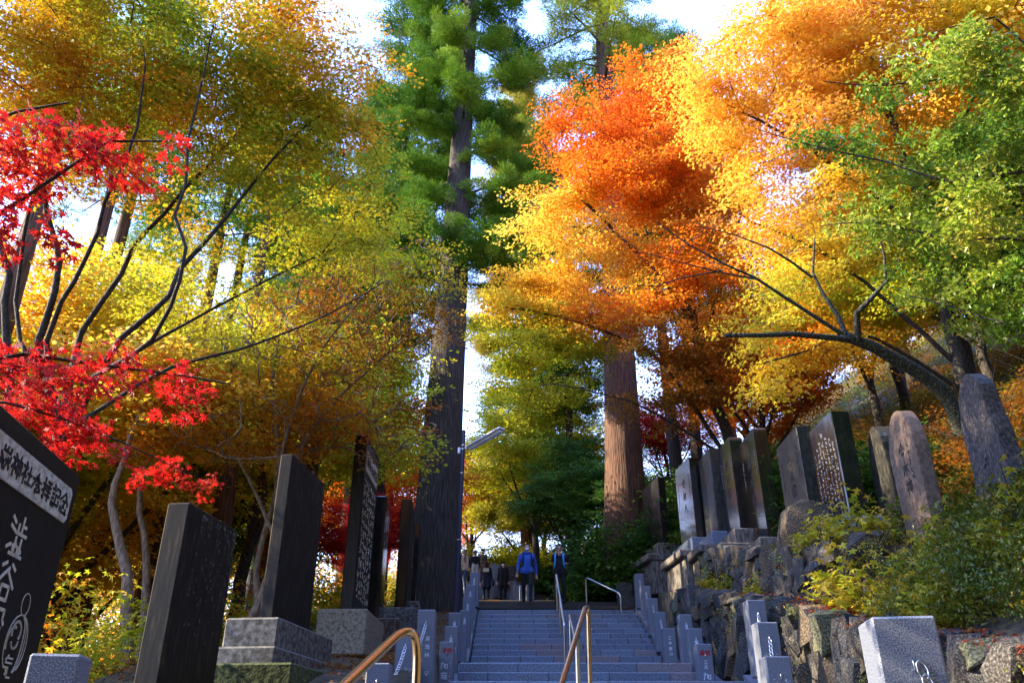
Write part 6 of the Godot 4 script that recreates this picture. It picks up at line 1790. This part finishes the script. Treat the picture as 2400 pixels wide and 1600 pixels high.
	tag(scatter("undergrowth", leaf.mid_b, M.leaf, under, self), "leafy undergrowth covering the slopes beside the steps", "undergrowth")
	var wallp := PackedFloat32Array()
	for i in 1100:
		var up := i % 2 == 0
		var d := rnd(6.5, 21.0) if not up else rnd(9.0, 25.0)
		var y := lerpf(line(STAIR, d), line(LEDGE, d), rnd(0.1, 1.05)) if not up else lerpf(line(LEDGE, d), line(UPPER, d), rnd(0.0, 1.0))
		if patch.get_noise_2d(d * 9 + (50.0 if up else 0.0), y * 9) < 0.0: continue
		var s := rnd(0.35, 0.8)
		push(wallp, (Basis(Vector3.UP, rnd(0, TAU)) * Basis(Vector3.BACK, rnd(0.2, 1.2))).scaled(Vector3(s, s, s)), Vector3((4.95 if up else 4.2) + rnd(-0.12, 0.05), y, -d), pick(BROADLEAF if i % 3 else RUST, rnd(0, 1)))
	tag(scatter("wall_plants", leaf.oval_small, M.gloss_leaf, wallp, self), "small plants and ferns rooted between the stones of both rock walls", "plants")
	# unseen wood behind the viewer, a leaf mass shaped to cut sky light
	var wood := PackedFloat32Array()
	for i in 16000:
		var th := rnd(-0.15, 2.4)
		var r := rnd(9.0, 30.0)
		var x := cos(th) * r + 1.0
		var d := -sin(th) * r + 1.0
		var s := rnd(1.4, 2.6)
		push(wood, (Basis(Vector3.UP, rnd(0, TAU)) * Basis(Vector3.RIGHT, rnd(-0.6, 0.6))).scaled(Vector3(s, s, s)), Vector3(x, land(x, d) + rnd(1.0, 23.0), -d), pick(AMBER if patch.get_noise_2d(x * 2, d * 2) > 0.0 else GREEN, rnd(0, 1)))
	tag(scatter("forest", leaf.far_b, M.leaf, wood, self), "autumn wood that closes the view behind the stairs' foot", "forest")
	var hill := PackedFloat32Array()
	for i in 5200:
		var d := rnd(44.0, 95.0)
		var x := rnd(-75.0, -10.0)
		var s := rnd(1.2, 2.4)
		var tone := patch.get_noise_2d(x * 1.3, d * 1.3)
		push(hill, (Basis(Vector3.UP, rnd(0, TAU)) * Basis(Vector3.RIGHT, rnd(-0.6, 0.6))).scaled(Vector3(s, s, s)), Vector3(x, land(x, d) + 12.0 * rnd(0, 1) ** 1.3 * (0.6 + 0.5 * patch.get_noise_2d(x * 3, d * 3)), -d), pick(AMBER if tone > 0.1 else (LIME if tone > -0.2 else GREEN), rnd(0, 1)))
	tag(scatter("far_forest", leaf.far_b, M.leaf, hill, self), "far-off autumn wood across the falling ground, behind the stones beside the cedar", "forest")
	# fallen leaves and moss
	var buf := PackedFloat32Array()
	for i in 1500:
		var d := rnd(6.0, 22.0)
		var x := rnd(4.3, 5.0)
		var y := line(LEDGE, d) + 0.02
		push(buf, Basis(Vector3.UP, rnd(0, TAU)) * Basis(Vector3.RIGHT, rnd(-0.2, 0.2)), Vector3(x, y + rnd(0, 0.03), -d), pick([[0.20, 0.06, 0.02], [0.36, 0.09, 0.02], [0.42, 0.05, 0.02], [0.34, 0.20, 0.03]], rnd(0, 1)))
	for i in 2600:
		var left := i % 2 == 0
		var d := rnd(7.0, 30.0)
		var x := rnd(-5.5, -1.6) if left else rnd(5.1, 11.0)
		push(buf, Basis(Vector3.UP, rnd(0, TAU)) * Basis(Vector3.RIGHT, rnd(-0.2, 0.2)), Vector3(x, land(x, d) + rnd(0.01, 0.05), -d), pick([[0.10, 0.045, 0.015], [0.24, 0.10, 0.02], [0.36, 0.10, 0.02], [0.30, 0.22, 0.03]], rnd(0, 1)))
	for i in 260:
		# a few leaves blown onto the steps and the path
		var d := rnd(13.9, 36.0)
		var x := rnd(-1.0, 3.6)
		if rnd(0, 1) < 0.6: x = -0.95 + 0.5 * rnd(0, 1) ** 2 if rnd(0, 1) < 0.5 else 3.55 - 0.5 * rnd(0, 1) ** 2
		var y := line(STAIR, d) + 0.03
		if d > 19.76 and d < 25.1: y = 3.27 + 0.1883 * ceilf((d - 19.77) / 0.444) + 0.012
		elif d < 16.1 or (d > 17.0 and d < 19.76): y = (2.69 if d < 16.1 else 3.27) + 0.012
		push(buf, (Basis(Vector3.UP, rnd(0, TAU)) * Basis(Vector3.RIGHT, rnd(-0.1, 0.1))).scaled(Vector3(0.45, 0.45, 0.45)), Vector3(x, y, -d), pick([[0.24, 0.08, 0.02], [0.36, 0.14, 0.02], [0.40, 0.26, 0.03]], rnd(0, 1)))
	var litter := scatter("fallen_leaves", leaf.litter, M.leaf, buf, self)
	tag(litter, "rust-red fallen leaves lying along the ledge and under the trees", "leaves")


# ------------------------------------------------------------------ the scene
func _ready() -> void:
	rng.seed = 4711
	patch.seed = 5
	patch.frequency = 0.05
	patch.fractal_octaves = 2
	rough.seed = 9
	rough.frequency = 0.02
	# camera
	var cam := Camera3D.new()
	cam.name = "camera"
	cam.fov = rad_to_deg(2.0 * atan(800.0 / FOCAL))
	cam.near = 0.05
	cam.far = 800.0
	add_child(cam)
	cam.position = EYE
	cam.rotation_degrees = Vector3(PITCH, 0, 0)
	cam.current = true
	# sky
	var sky := ProceduralSkyMaterial.new()
	sky.sky_top_color = Color(0.50, 0.66, 1.0)
	sky.sky_horizon_color = Color(0.86, 0.92, 1.0)
	sky.sky_curve = 0.22
	sky.sky_energy_multiplier = 1.15
	sky.ground_bottom_color = Color(0.12, 0.10, 0.08)
	sky.ground_horizon_color = Color(0.5, 0.5, 0.5)
	var env := Environment.new()
	env.background_mode = Environment.BG_SKY
	env.sky = Sky.new()
	env.sky.sky_material = sky
	env.tonemap_mode = Environment.TONE_MAPPER_LINEAR
	env.tonemap_exposure = 4.3
	env.sdfgi_enabled = true
	env.ssao_enabled = true
	env.ssil_enabled = true
	var we := WorldEnvironment.new()
	we.name = "world_environment"
	we.environment = env
	add_child(we)
	# sun, low from the left
	var sun := DirectionalLight3D.new()
	sun.name = "sun"
	sun.light_energy = 1.6
	sun.light_color = Color(1.0, 0.93, 0.80)
	sun.light_angular_distance = 0.5
	sun.shadow_enabled = true
	add_child(sun)
	sun.look_at_from_position(Vector3(-0.83, 0.54, -0.02) * 100.0, Vector3.ZERO)
	make_materials()
	build_leaves()
	build_ground()
	build_stairs()
	build_walls()
	build_far_masonry()
	build_left_steles()
	build_right_steles()
	build_posts()
	build_rails()
	build_cedars()
	build_left_maples()
	build_right_maples()
	build_background()
	build_shrubs()
	build_people()
